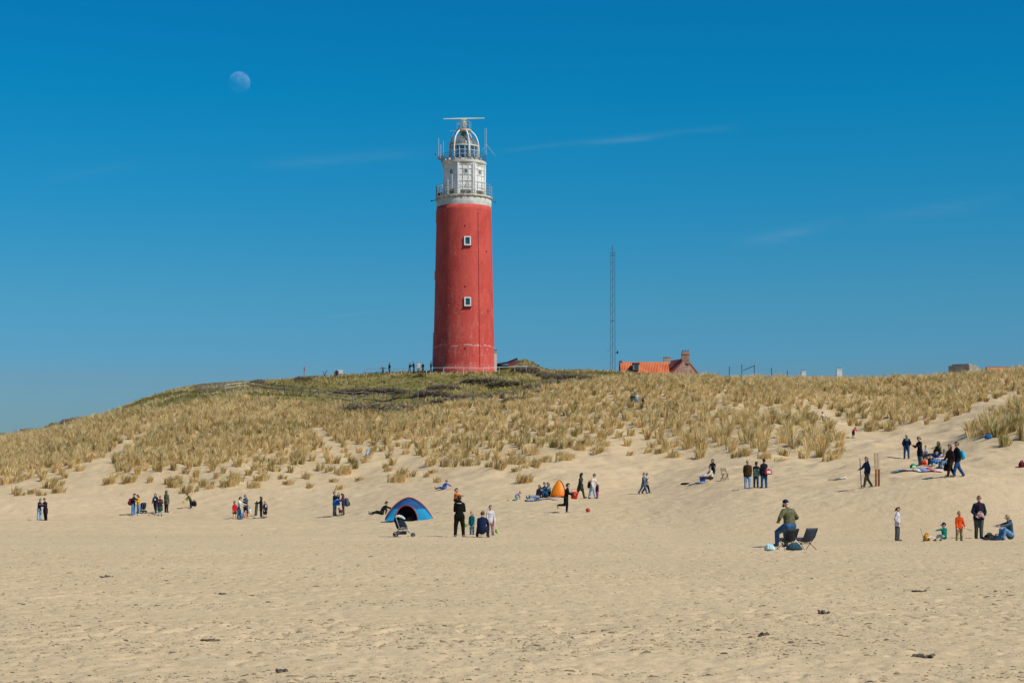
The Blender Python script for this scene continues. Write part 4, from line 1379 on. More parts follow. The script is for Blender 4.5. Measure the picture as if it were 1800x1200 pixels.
PURPLE = [(0.36, 0.265, 0.19), (0.28, 0.21, 0.15), (0.42, 0.32, 0.21), (0.27, 0.23, 0.12)]
GREENL = [(0.16, 0.20, 0.055), (0.21, 0.25, 0.075), (0.13, 0.15, 0.05)]
sp_ = [shrub_proto(1, 2.4, 1.8, 1.1, PURPLE), shrub_proto(2, 3.0, 2.0, 0.9, PURPLE), shrub_proto(3, 2.0, 1.6, 1.0, GREENL + PURPLE[:1], .8)]
first = [True, True, True]
SH = [  # photo column, photo row of the foot, width px, height px, kind
    (622, 727, 34, 14, 1), (645, 729, 46, 20, 0), (672, 727, 40, 18, 1), (700, 722, 36, 15, 0), (596, 722, 30, 11, 1), (690, 730, 24, 15, 2), (726, 716, 30, 10, 1),
    (760, 700, 34, 12, 0), (796, 706, 40, 10, 1), (826, 702, 44, 12, 0), (862, 702, 46, 14, 1), (893, 700, 40, 13, 0), (905, 706, 26, 10, 2), (928, 694, 40, 12, 1), (958, 684, 42, 12, 0), (985, 676, 38, 10, 1),
    (620, 694, 36, 10, 0), (650, 694, 40, 10, 1), (682, 692, 34, 9, 0), (780, 686, 30, 8, 1), (850, 672, 40, 9, 0), (890, 676, 34, 8, 2),
    (360, 680, 34, 7, 1), (388, 678, 30, 7, 0), (452, 675, 34, 10, 1), (535, 668, 34, 9, 0), (474, 714, 22, 8, 0),
    (132, 765, 24, 9, 1), (70, 770, 34, 9, 0), (42, 775, 34, 9, 1), (12, 781, 34, 10, 0), (95, 766, 18, 6, 2),
    (912, 652, 26, 12, 1), (934, 655, 30, 14, 0), (952, 660, 26, 9, 1), (1000, 664, 40, 9, 0), (1022, 664, 34, 8, 2), (1250, 668, 46, 11, 1), (1272, 670, 30, 8, 0), (1190, 668, 40, 7, 1), (1370, 668, 34, 9, 1), (970, 664, 34, 12, 1), (1120, 668, 40, 8, 2), (1030, 668, 30, 8, 0)]
LAB = [(160, 'dark heathy bush on the far left skyline of the dunes'), (500, 'low brown bush along the crest by the boardwalk and stakes'), (560, 'brown bush around the red topped marker post')]
for i, (u, v, wp, hp, k) in enumerate(SH):
    p = foot(u, v, 195, 262) if u > 160 else spot(u, 238 + 6 * math.sin(i * 2.3))
    s = (2.0 if 590 < u < 1000 and v > 665 else 1.1) * wp * p.y / F / (2.4, 3.0, 2.0)[k]; s = s if u > 160 else s * 2.2; hz = (hp if u > 160 else 17 + 2 * math.sin(i * 1.7)) * p.y / F / (1.1, .9, 1.0)[k]
    o = sp_[k] if first[k] else copy_tree(sp_[k]); first[k] = False
    o.location = p; o.scale = (s, s, hz); o.rotation_euler = (0, 0, 0.4 * math.sin(i * 3.1))
    if u < 160: lb, g = LAB[0][1], 'bushes on the far left skyline'
    elif u < 500 and v > 700: lb, g = 'single dark bush alone in the pale grass below the boardwalk', None
    elif u < 500: lb, g = LAB[1][1], 'bushes along the left crest'
    elif u == 535: lb, g = LAB[2][1], None
    elif u > 1040: lb, g = 'dark bush on the dune skyline around the orange roofed house and its fence', 'bushes by the house'
    elif v < 670 and u > 900: lb, g = 'brown bush on the mound and crest between the tower and the mast', 'bushes on the mound right of the tower'
    elif v < 698 and u < 800: lb, g = 'low purplish bush just above the boardwalk rail', 'bushes above the boardwalk'
    elif u < 745: lb, g = ('green leaved bush among the bare ones in the hollow below the boardwalk' if k == 2 else 'bare purple brown bush in the hollow below the boardwalk'), 'bushes in the hollow below the boardwalk'
    else: lb, g = ('green leaved bush on the slope below the lighthouse' if k == 2 else 'bare purple brown bush on the slope below the lighthouse'), 'bushes below the lighthouse'
    o['label'] = lb
    if g: o['group'] = g

# ------------------------------------------------------------------ people
SKIN = {'fair': (0.56, 0.33, 0.24), 'tan': (0.42, 0.24, 0.16), 'pink': (0.60, 0.33, 0.26)}
_todo = []     # (object, voxel size) of the surfaces to be grown together


def skin_mat(k): return mat('skin_' + k, SKIN[k], 0.6, 0.08, 12, spec=0.35)


POSES = {
    'stand': dict(lean=2, lt=3, lk=4, rt=-2, rk=3, abd=4, L=(4, 9, 14, 10), R=(2, 9, 16, 10)),
    'wide': dict(lean=1, lt=0, lk=2, rt=0, rk=2, abd=8, L=(4, 10, 14, 10), R=(4, 10, 14, 10)),
    'walk': dict(lean=5, lt=22, lk=10, rt=-18, rk=18, abd=2, L=(-16, 8, 18, 5), R=(18, 8, 22, 5)),
    'phone': dict(lean=6, lt=3, lk=5, rt=-3, rk=4, abd=4, L=(30, 10, 85, 30), R=(30, 10, 85, 30), head=28),
    'pockets': dict(lean=1, lt=3, lk=4, rt=-3, rk=4, abd=5, L=(-12, 24, 48, 40), R=(-12, 24, 48, 40)),
    'hips': dict(lean=0, lt=3, lk=3, rt=-3, rk=3, abd=7, L=(-14, 42, 70, 68), R=(-14, 42, 70, 68)),
    'camera': dict(lean=-2, lt=2, lk=3, rt=-2, rk=3, abd=4, L=(62, 12, 112, 20), R=(62, 12, 112, 20)),
    'reach': dict(lean=8, lt=5, lk=6, rt=-4, rk=4, abd=4, L=(45, 8, 40, 10), R=(25, 10, 50, 10), head=20),
    'bend': dict(lean=62, lt=6, lk=10, rt=-4, rk=8, abd=5, L=(30, 8, 15, 5), R=(55, 8, 15, 5), head=10),
    'stoop': dict(lean=34, lt=8, lk=12, rt=-6, rk=10, abd=4, L=(22, 8, 30, 10), R=(34, 8, 35, 10), head=18),
    'run': dict(lean=10, lt=30, lk=24, rt=-12, rk=95, abd=1, L=(-40, 10, 70, 10), R=(35, 10, 80, 10)),
    'run2': dict(lean=12, lt=8, lk=12, rt=-10, rk=78, abd=1, L=(-28, 12, 30, 5), R=(28, 10, 55, 10), head=6),
    'sit': dict(lean=-6, lt=112, lk=96, rt=104, rk=84, abd=7, L=(50, 8, 40, 15), R=(45, 8, 45, 15)),
    'hug': dict(lean=12, lt=122, lk=112, rt=122, rk=112, abd=5, L=(72, 8, 15, 20), R=(72, 8, 15, 20), head=8),
    'sitlong': dict(lean=-16, lt=92, lk=10, rt=94, rk=22, abd=6, L=(-24, 14, 8, 0), R=(-24, 14, 8, 0)),
    'sitleg': dict(lean=10, lt=90, lk=6, rt=90, rk=16, abd=9, L=(40, 8, 30, 10), R=(40, 8, 30, 10), head=12),
    'point': dict(lean=6, lt=96, lk=60, rt=100, rk=70, abd=14, L=(80, 15, 8, 0), R=(30, 12, 40, 10)),
    'chair': dict(lean=-4, lt=84, lk=76, rt=80, rk=66, abd=8, L=(26, 16, 55, 20), R=(26, 16, 55, 20), head=10),
    'squat': dict(lean=26, lt=112, lk=142, rt=104, rk=140, abd=14, L=(40, 10, 35, 10), R=(42, 10, 35, 10), head=14, foot=62),
    'kneel': dict(lean=18, lt=18, lk=112, rt=14, rk=110, abd=6, L=(40, 8, 30, 10), R=(46, 8, 30, 10), head=14, foot=20),
    'crawl': dict(lean=74, lt=28, lk=100, rt=12, rk=96, abd=6, L=(4, 8, 4, 0), R=(12, 8, 6, 0), head=-46, foot=20),
    'recline': dict(lean=-44, lt=100, lk=34, rt=94, rk=16, abd=5, L=(-70, 16, 10, 0), R=(-40, 14, 60, 20), head=34),
    'shoulders': dict(lean=4, lt=82, lk=86, rt=82, rk=86, abd=17, L=(36, 12, 40, 20), R=(36, 12, 40, 20), head=10),
    'carried': dict(lean=8, lt=70, lk=70, rt=70, rk=70, abd=20, L=(60, 14, 30, 20), R=(60, 14, 30, 20)),
    'climb': dict(lean=40, lt=62, lk=66, rt=4, rk=18, abd=4, L=(28, 10, 30, 10), R=(46, 8, 24, 10), head=-6),
}


def dirv(a, abd, s):
    a, abd = R(a), R(abd)
    return Vector((s * math.sin(abd), -math.sin(a) * math.cos(abd), -math.cos(a) * math.cos(abd)))


def person(label, u, v, px=None, H=None, yaw=0, pose='stand', top='#222831', tl=0.03, legs='#2b3a55', shoe='#262220', hair='#3a2a1c', hs='short', skin='fair', kid=False,
           bare_arm=0.0, leg_len=1.0, skirt=None, hood=None, d0=12.0, d1=262.0, dz=0.0, at=None, girth=1.0, group=None, stripe=None, fine=False, glasses=False, **over):
    p = at if at is not None else foot(u, v, d0, d1)
    if H is None: H = px * p.y / F
    ps = dict(POSES[pose]); ps.update(over)
    hk = 1.0 + max(0.0, (1.62 - H)) * 0.62 if kid else 1.0
    g = girth
    lean = ps['lean']
    ru = lambda a: Vector((0, -math.sin(R(a)), math.cos(R(a))))
    P0 = Vector((0, 0, 0))
    W = P0 + ru(lean * .5) * .12
    Ch = W + ru(lean) * .115
    Nk = Ch + ru(lean) * .075
    ha = lean * .45 + ps.get('head', 0)
    hy = ps.get('hy', 0)
    Hd = Nk + ru(lean * .6 + ps.get('head', 0) * .35) * (.082 + .022 * hk)
    fwd = Vector((0, -math.cos(R(ha)), -math.sin(R(ha))))
    fwd.rotate(Matrix.Rotation(R(hy), 3, 'Z'))
    hup = ru(ha); side = Vector((1, 0, 0)); side.rotate(Matrix.Rotation(R(hy), 3, 'Z'))
    J = {}
    lk = .94 if kid else 1.0
    for s, nm, th, kn in ((1, 'l', ps['lt'], ps['lk']), (-1, 'r', ps['rt'], ps['rk'])):
        hip = P0 + Vector((s * .052 * g, 0, -.012))
        kne = hip + dirv(th, ps['abd'], s) * .245 * lk
        ank = kne + dirv(th - kn, ps['abd'] * .4, s) * .235 * lk
        fa = th - kn + ps.get('foot', 90)
        if pose in ('stand', 'wide', 'walk', 'phone', 'pockets', 'hips', 'camera', 'reach', 'bend', 'stoop', 'sit', 'hug', 'point', 'chair', 'squat'):
            fa = max(60, min(fa, 98)) if pose not in ('walk',) else max(55, min(fa, 110))
        fd = dirv(fa, s * 0 + 8, s)
        J[nm] = (hip, kne, ank, fd)
    for s, nm, (pf, ab, el, inw) in ((1, 'L', ps['L']), (-1, 'R', ps['R'])):
        sh = Nk + Vector((s * .094 * g, 0, 0)) - ru(lean) * .042
        elb = sh + dirv(pf, ab, s) * .168
        fr = dirv(pf + el, ab if (inw == 0 and el < 12) else -inw * .5, s)
        wr = elb + fr * .148
        J[nm] = (sh, elb, wr, fr)
    Rt = Matrix.Rotation(R(ps.get('root', 0)), 3, 'X')
    T = lambda q: Rt @ Vector(q)
    # rest the lowest point on the ground
    low = min([T(j[2]).z - .038 for k, j in J.items() if k in 'lr'] + [T(j[2] + j[3] * .07).z - .022 for k, j in J.items() if k in 'lr'] + [T(j[1]).z - .036 for k, j in J.items() if k in 'lr'] + [T(P0).z - .078 * g]
              + ([T(J[k][2]).z - .06 for k in 'LR'] if pose in ('crawl', 'recline') else []))
    off = Vector((0, 0, -low))
    G = lambda q: (T(q) + off) * H
    D = lambda q: T(q)
    wx = (1, 0, 0)
    o = thing('person', label, 'person', (p.x, p.y, p.z + dz - .012), R(yaw), group)
    vox = .0095 if fine else .014
    voxc = .016 if fine else .02

    def grow(mb, name, m, vx):
        ob = mb.build(name, m, o, True)
        _todo.append((ob, vx)); return ob
    # --- the body: one surface from head to fingers and feet
    b = MB()
    c = lambda p0, r0, p1, r1, k=1.0, wide=wx: b.cap(G(p0), r0 * H, G(p1), r1 * H, k, D(wide))
    c(P0 - ru(0) * .01, .066 * g, W, .056 * g, 1.3); c(W, .056 * g, Ch, .062 * g, 1.45); c(Ch, .062 * g, Nk - ru(lean) * .03, .046, 1.7)
    c(Nk - ru(lean) * .035, .036, Hd - hup * .03, .030)
    b.ball(G(Hd + hup * .012 * hk), .0600 * hk * H, 14, sc=(.84, .98, 1.08), M=(Matrix.Rotation(R(ps.get('root', 0)), 3, 'X') @ Matrix.Rotation(R(hy), 3, 'Z') @ Matrix.Rotation(R(ha), 3, 'X')))
    c(Hd - hup * .012 * hk + fwd * .012, .040 * hk, Hd - hup * .040 * hk + fwd * .028 * hk, .024 * hk, 1.1, side)
    c(Hd + hup * .008 * hk + fwd * .052 * hk, .007 * hk, Hd - hup * .012 * hk + fwd * .064 * hk, .011 * hk)          # nose
    c(Hd + hup * .02 * hk + fwd * .042 * hk + side * .02 * hk, .010 * hk, Hd + hup * .02 * hk + fwd * .042 * hk - side * .02 * hk, .010 * hk)   # brow
    for s in (1, -1): c(Hd + side * s * .050 * hk + hup * .012, .012 * hk, Hd + side * s * .052 * hk - hup * .008, .009 * hk, 1.4, fwd)           # ears
    for k in 'lr':
        hip, kne, ank, fd = J[k]
        c(hip, .060 * g, kne, .037); c(kne, .036, kne.lerp(ank, .35), .036); c(kne.lerp(ank, .35), .036, ank, .022)
        c(ank, .024, ank + fd * .085 - Vector((0, 0, .012)), .018, 1.3)
    for k, s in (('L', 1), ('R', -1)):
        sh, elb, wr, fr = J[k]
        c(Nk - ru(lean) * .02, .034, sh, .034 * g); c(sh, .033 * g, elb, .025); c(elb, .025, wr, .0165)
        sd = fr.cross(Vector((0, 0, 1))); sd = sd.normalized() if sd.length > .2 else Vector((0, -1, 0)); sd = (sd - fr * sd.dot(fr)).normalized()
        pn = fr.cross(sd).normalized()
        palm = wr + fr * .048
        c(wr, .0165, palm, .0165, 1.7, sd)
        curl = Vector((-s, 0, 0)); curl = (curl - fr * curl.dot(fr))
        curl = curl.normalized() if curl.length > .2 else pn
        for i, ln in enumerate((.036, .043, .040, .031)):
            q0 = palm + fr * .006 + sd * (i - 1.5) * .0145
            q1 = q0 + (fr + curl * .35).normalized() * ln * .55
            q2 = q1 + (fr + curl * 1.2).normalized() * ln * .5
            c(q0, .0064, q1, .0060); c(q1, .0060, q2, .0052)
        th0 = wr + fr * .016 + sd * -.020
        c(th0, .0075, th0 + (fr * .7 - sd * .8 + curl * .3).normalized() * .030, .0068); c(th0 + (fr * .7 - sd * .8 + curl * .3).normalized() * .030, .0068, th0 + (fr * 1.1 - sd * .5 + curl * .6).normalized() * .050, .0055)
    grow(b, 'body', skin_mat(skin), vox)
    # --- top
    q = MB()
    c = lambda p0, r0, p1, r1, k=1.0, wide=wx: q.cap(G(p0), r0 * H, G(p1), r1 * H, k, D(wide))
    e = .014
    c(P0 - ru(0) * (.01 + min(tl, .03)) if tl > .015 else P0 + ru(lean * .5) * .06, (.068 + e) * g, W, (.060 + e) * g, 1.3); c(W, (.060 + e) * g, Ch, (.064 + e) * g, 1.42); c(Ch, (.064 + e) * g, Nk - ru(lean) * .03, .046 + e * .6, 1.62)
    c(Nk - ru(lean) * .03, .046, Nk + ru(lean) * .012, .040)
    if tl > .03:   # a long coat hangs over the thighs
        for k in 'lr':
            hip, kne, ank, fd = J[k]
            c(hip, .078 * g, hip.lerp(kne, min(1, tl / .245)), .074 * g)
        if abs(ps['lt'] - ps['rt']) < 30 and ps['lt'] < 50:
            m_ = (J['l'][0].lerp(J['l'][1], min(1, tl / .245)) + J['r'][0].lerp(J['r'][1], min(1, tl / .245))) / 2
            c(P0, .082 * g, m_, .076 * g, 1.45)
    for k in 'LR':
        sh, elb, wr, fr = J[k]
        c(Nk - ru(lean) * .024, .042, sh, (.034 + e * .6) * g); c(sh, (.034 + e * .6) * g, elb, .029 + e * .6)
        if bare_arm < .5: c(elb, .028 + e * .7, wr - fr * .004, .022 + e * .45)
    if hood:
        c(Nk + ru(lean) * .012 - fwd * .035, .050, Nk - ru(lean) * .05 - fwd * .05, .034, 1.4)
    jk = grow(q, 'jacket' if bare_arm < .5 else 'shirt', cloth(top), voxc)
    # --- legs
    if leg_len > 0:
        q = MB(); e = .010
        c = lambda p0, r0, p1, r1, k=1.0, wide=wx: q.cap(G(p0), r0 * H, G(p1), r1 * H, k, D(wide))
        c(P0 + ru(0) * .02, (.066 + e) * g, P0 - ru(0) * .01, (.068 + e) * g, 1.28)
        for k in 'lr':
            hip, kne, ank, fd = J[k]
            kk = hip.lerp(kne, min(1, leg_len * 2))
            c(hip, (.062 + e) * g, kk, .040 + e + (.014 if leg_len < .6 else 0))
            if leg_len > .5:
                m_ = kne.lerp(ank, min(1, (leg_len - .5) * 2))
                c(kne, .039 + e, m_, .026 + e * 1.2)
        grow(q, 'trousers' if leg_len > .6 else 'shorts', cloth(legs), voxc)
    if skirt:
        q = MB()
        m_ = (J['l'][1] + J['r'][1]) / 2
        q.cap(G(P0 + ru(0) * .04), .074 * H, G(P0.lerp(m_, .5)), .10 * H, 1.35); q.cap(G(P0.lerp(m_, .5)), .10 * H, G(P0.lerp(m_, .8)), .112 * H, 1.3)
        grow(q, 'skirt', cloth(skirt), voxc)
    # --- shoes
    for k in 'lr':
        hip, kne, ank, fd = J[k]
        if shoe:
            q = MB()
            q.cap(G(ank - fd * .012), .030 * H, G(ank + fd * .095 - Vector((0, 0, .010))), .023 * H, 1.25, D(wx))
            grow(q, 'shoe', mat('shoe_' + shoe.strip('#'), lin(shoe), .7, .2, 9), .014)
    # --- hair or headgear
    q = MB()
    c = lambda p0, r0, p1, r1, k=1.0, wide=wx: q.cap(G(p0), r0 * hk * H, G(p1), r1 * hk * H, k, D(wide))
    X_ = lambda f_, u_, s_=0: Hd + (fwd * f_ + hup * u_ + side * s_) * hk
    nm = 'hair'
    if hs in ('short', 'long', 'bun', 'bald', 'curly', 'pony'):
        if hs == 'bald':
            c(X_(-.030, -.008, .03), .030, X_(-.030, -.008, -.03), .030)
        else:
            c(X_(.006, .036), .050, X_(-.020, .006), .056, .95, side); c(X_(.026, .052, .012), .026, X_(.022, .052, -.014), .026)
        if hs == 'curly':
            for a_, b_, s_ in ((-.02, .05, .03), (-.02, .05, -.03), (.01, .06, 0), (-.045, .02, .02), (-.045, .0, -.02), (-.03, -.03, .03), (-.03, -.03, -.03)): c(X_(a_, b_, s_), .034, X_(a_ - .005, b_, s_), .034)
        if hs == 'long':
            c(X_(-.022, .0), .052, X_(-.034, -.085), .040, 1.25, side)
            for s_ in (.045, -.045): c(X_(-.004, .01, s_), .020, X_(-.006, -.08, s_ * 1.05), .018)
        if hs == 'bun': c(X_(-.045, .055), .026, X_(-.050, .062), .026)
        if hs == 'pony': c(X_(-.062, .02), .020, X_(-.080, -.075), .013)
        grow(q, 'hair', mat('hair_' + hair.strip('#'), lin(hair), .7, .3, 14), .012)
    elif hs in ('cap', 'beanie', 'hat'):
        c(X_(-.002, .034), .058, X_(-.008, .022), .060, .93, side)
        if hs == 'cap': q.cap(G(X_(.040, .022)), .014 * hk * H, G(X_(.098, .012)), .010 * hk * H, 3.2, D(side))
        if hs == 'beanie': c(X_(-.008, .070), .036, X_(-.012, .078), .030)
        grow(q, {'cap': 'cap', 'beanie': 'beanie', 'hat': 'hat'}[hs], cloth(hair), .012)
    elif hs == 'hood':
        c(X_(-.012, .030), .066, X_(-.020, -.002), .064, 1.0, side); c(X_(-.020, -.002), .060, X_(-.02, -.07), .052, 1.1, side)
        grow(q, 'hood', cloth(hair), .014)
    if glasses:
        q = MB()
        for s_ in (1, -1): q.ball(G(X_(.060, .012, .022 * s_)), .017 * H, 10, sc=(1, .5, .75))
        q.tube([G(X_(.060, .016, -.03)), G(X_(.064, .016, 0)), G(X_(.060, .016, .03))], .004 * H, 5)
        q.build('sunglasses', mat('dark_lens', (0.02, 0.018, 0.018), .2, .1), o)
    elif fine:
        for s_ in (1, -1): MB().ball(G(X_(.053, .010, .021 * s_)), .0075 * hk * H, 10, sc=(1.2, .7, .8)).build('eye', mat('eye_dark', (0.03, 0.022, 0.02), .3, .1), o, True)
        MB().cap(G(X_(.055, -.034, .012)), .004 * hk * H, G(X_(.055, -.034, -.012)), .004 * hk * H).build('mouth', mat('lips', (0.34, 0.13, 0.11), .5, .1), o, True)
    if stripe:
        # a light print across the upper back or chest
        q = MB(); sg, colr, wd, hh, dn = stripe
        cc = Ch.lerp(Nk, dn); fy = -sg
        rows = []
        for j in range(2):
            row = []
            for i in range(7):
                x = (i / 6 - .5) * wd
                row.append(G(cc + Vector((x, fy * (.086 - .5 * x * x / .1), 0)) + ru(lean) * (j - .5) * hh))
            rows.append(row)
        q.sheet(rows if sg > 0 else [r[::-1] for r in rows], th=.006)
        q.build('print', cloth(colr), o)
    o['_h'] = H
    # handy world points for things held
    Rz = Matrix.Rotation(R(yaw), 4, 'Z')
    wp = lambda q_: Vector(o.location) + (Rz @ G(q_))
    return dict(o=o, H=H, p=p, hand_l=wp(J['L'][2] + J['L'][3] * .07), hand_r=wp(J['R'][2] + J['R'][3] * .07), chest=wp(Ch), neck=wp(Nk), hip=wp(P0), head=wp(Hd), fwd=(Rz @ Vector((0, -1, 0))), up=(Rz @ D(ru(lean))), knee_l=wp(J['l'][1]))


# ------------------------------------------------------------------ things people carry
def bag(label, pos, size, colr, rz=0, strap=True, cat='bag', name='bag', second=None, group=None, sag=.12):
    """soft bag: rounded, sagging body, a flap and two handles"""
    w_, d_, h_ = size
    o = thing(name, label, cat, pos, R(rz), group)
    mb = MB(); n = 14; prof = []
    rows = []
    for i, (t_, k) in enumerate(((0, .78), (.06, .95), (.3, 1.04), (.6, 1.0), (.85, .88), (1, .62))):
        row = []
        for j in range(n + 1):
            a = 2 * math.pi * j / n
            sx = math.copysign(abs(math.cos(a)) ** .6, math.cos(a)); sy = math.copysign(abs(math.sin(a)) ** .6, math.sin(a))
            z = t_ * h_ - sag * h_ * t_ * (1 + math.cos(a * 2 + 1)) * .5
            row.append(Vector((sx * w_ / 2 * k, sy * d_ / 2 * k, z)))
        rows.append(row)
    for i in range(len(rows) - 1): mb.sheet([rows[i], rows[i + 1]])
    mb.add([p_ for p_ in rows[-1][:-1]], [tuple(range(n))]); mb.add([p_ for p_ in rows[0][:-1]], [tuple(range(n))[::-1]])
    mb.build('pouch', cloth(colr), o, True)
    MB().box((0, -d_ / 2 * .98, h_ * .42), (w_ * .55, .05, h_ * .42), taper=.85).build('pocket', cloth(second or colr), o)
    if strap:
        for s in (-1, 1):
            MB().tube([(-w_ * .22, s * d_ * .18, h_ * .78), (-w_ * .16, s * d_ * .2, h_ * 1.08), (0, s * d_ * .2, h_ * 1.18), (w_ * .16, s * d_ * .2, h_ * 1.08), (w_ * .22, s * d_ * .18, h_ * .78)], .018, 6).build('handle', cloth(second or '#1d1d20'), o)
    return o


def backpack(label, who, colr, second='#20242a', k=1.0, side=0):
    """worn on the back of a person"""
    b = who['neck'] - who['up'] * .10 * who['H']
    pos = b - who['fwd'] * (.105 * who['H'] + .10 * k) + who['fwd'].cross(Vector((0, 0, 1))) * side
    o = thing('backpack', label, 'backpack', pos - Vector((0, 0, .40 * k)), math.atan2(who['fwd'].y, who['fwd'].x) + math.pi / 2)
    mb = MB()
    mb.cap((0, 0, .10 * k), .13 * k, (0, -.02, .36 * k), .115 * k, 1.25)
    mb.build('pack', cloth(colr), o, True)
    MB().cap((0, .10 * k, .10 * k), .08 * k, (0, .10 * k, .2 * k), .07 * k, 1.4).build('pocket', cloth(second), o, True)
    for s in (-1, 1): MB().tube([(s * .1 * k, -.08 * k, .46 * k), (s * .11 * k, -.2 * k, .44 * k), (s * .11 * k, -.26 * k, .30 * k), (s * .1 * k, -.1 * k, .06 * k)], .016, 6).build('strap', cloth(second), o)
    return o


def towel(label, u, v, w_, d_, cols, rz=0, name='towel', cat='towel', lump=.05, d0=12):
    p = foot(u, v, d0)
    o = thing(name, label, cat, p, R(rz))
    n = 12
    seed = (u * 7 + v) % 97
    xs = np.linspace(-w_ / 2, w_ / 2, n); ys = np.linspace(-d_ / 2, d_ / 2, n)
    c_, s_ = math.cos(R(rz)), math.sin(R(rz))
    gz = lambda x, y: ground(p.x + x * c_ - y * s_, p.y + x * s_ + y * c_) - p.z + .015 + lump * max(0, float(fbm(np.array([x * 3 + seed]), np.array([y * 3]), 3)[0]) + .3)
    k = len(cols)
    for i, cl in enumerate(cols):
        a, b = int(i * (n - 1) / k), int((i + 1) * (n - 1) / k)
        MB().sheet([[(xs[j], y, gz(xs[j], y)) for j in range(a, b + 1)] for y in ys], th=-.02).build('stripe' if k > 1 else 'fabric', cloth(cl), o, True)
    return o


def camp_chair(label, pos, rz, colr='#23262c'):
    o = thing('camping_chair', label, 'chair', pos, R(rz))
    fr = mat('pole_alloy', (0.10, 0.10, 0.11), .4, .2, 5, metal=.5)
    hub = [Vector((s * .20, 0, .20)) for s in (-1, 1)]
    for s in (-1, 1):
        h_ = hub[0] if s < 0 else hub[1]
        MB().tube([h_, (s * .27, -.28, -.02)], .011, 6).build('leg', fr, o); MB().tube([h_, (s * .27, .26, -.02)], .011, 6).build('leg', fr, o)
        MB().tube([h_, (s * .27, -.26, .40)], .010, 6).build('seat_pole', fr, o)
        MB().tube([h_, (s * .24, .18, .40), (s * .235, .33, .70)], .010, 6).build('back_pole', fr, o)
        MB().ball(h_, .03, 8).build('hub', DARK, o)
    MB().tube([hub[0], hub[1]], .012, 6).build('crossbar', fr, o)
    rows = []
    for t_ in np.linspace(0, 1, 9):
        row = []
        for x in np.linspace(-1, 1, 9):
            pr = [(-.26, .40), (-.22, .34), (-.12, .27), (0, .24), (.10, .26), (.17, .33), (.23, .46), (.29, .60), (.33, .71)]
            i = t_ * 8; j = min(int(i), 7); f_ = i - j
            y = pr[j][0] * (1 - f_) + pr[j + 1][0] * f_; z = pr[j][1] * (1 - f_) + pr[j + 1][1] * f_
            wd = .27 - .03 * t_
            lift = .13 * x * x * (1 - t_) * t_ * 2.4
            row.append((x * wd, y - .03 * x * x * t_, z + lift))
        rows.append(row)
    MB().sheet(rows, th=.012).build('seat', mat('chair_cloth', lin(colr), .6, .25, 6), o, True)
    return o


def line_of(u, v, d): return Vector(((u - HU) * d / F, d, EYE + (HV - v) * d / F))


# --- left pair
A = 'couple on the far left'
person('person in navy jacket, pale jeans and green beanie, leftmost on the beach', 69, 914, 38, yaw=70, pose='phone', top='#17243c', legs='#8fb0c8', hair='#4d8f6b', hs='beanie')
person('person in long dark coat, leftmost pair, facing the green beanie wearer', 80, 914, 39, yaw=-35, pose='phone', top='#2a2230', tl=.16, legs='#1c1a20', hair='#55463f', hs='beanie')
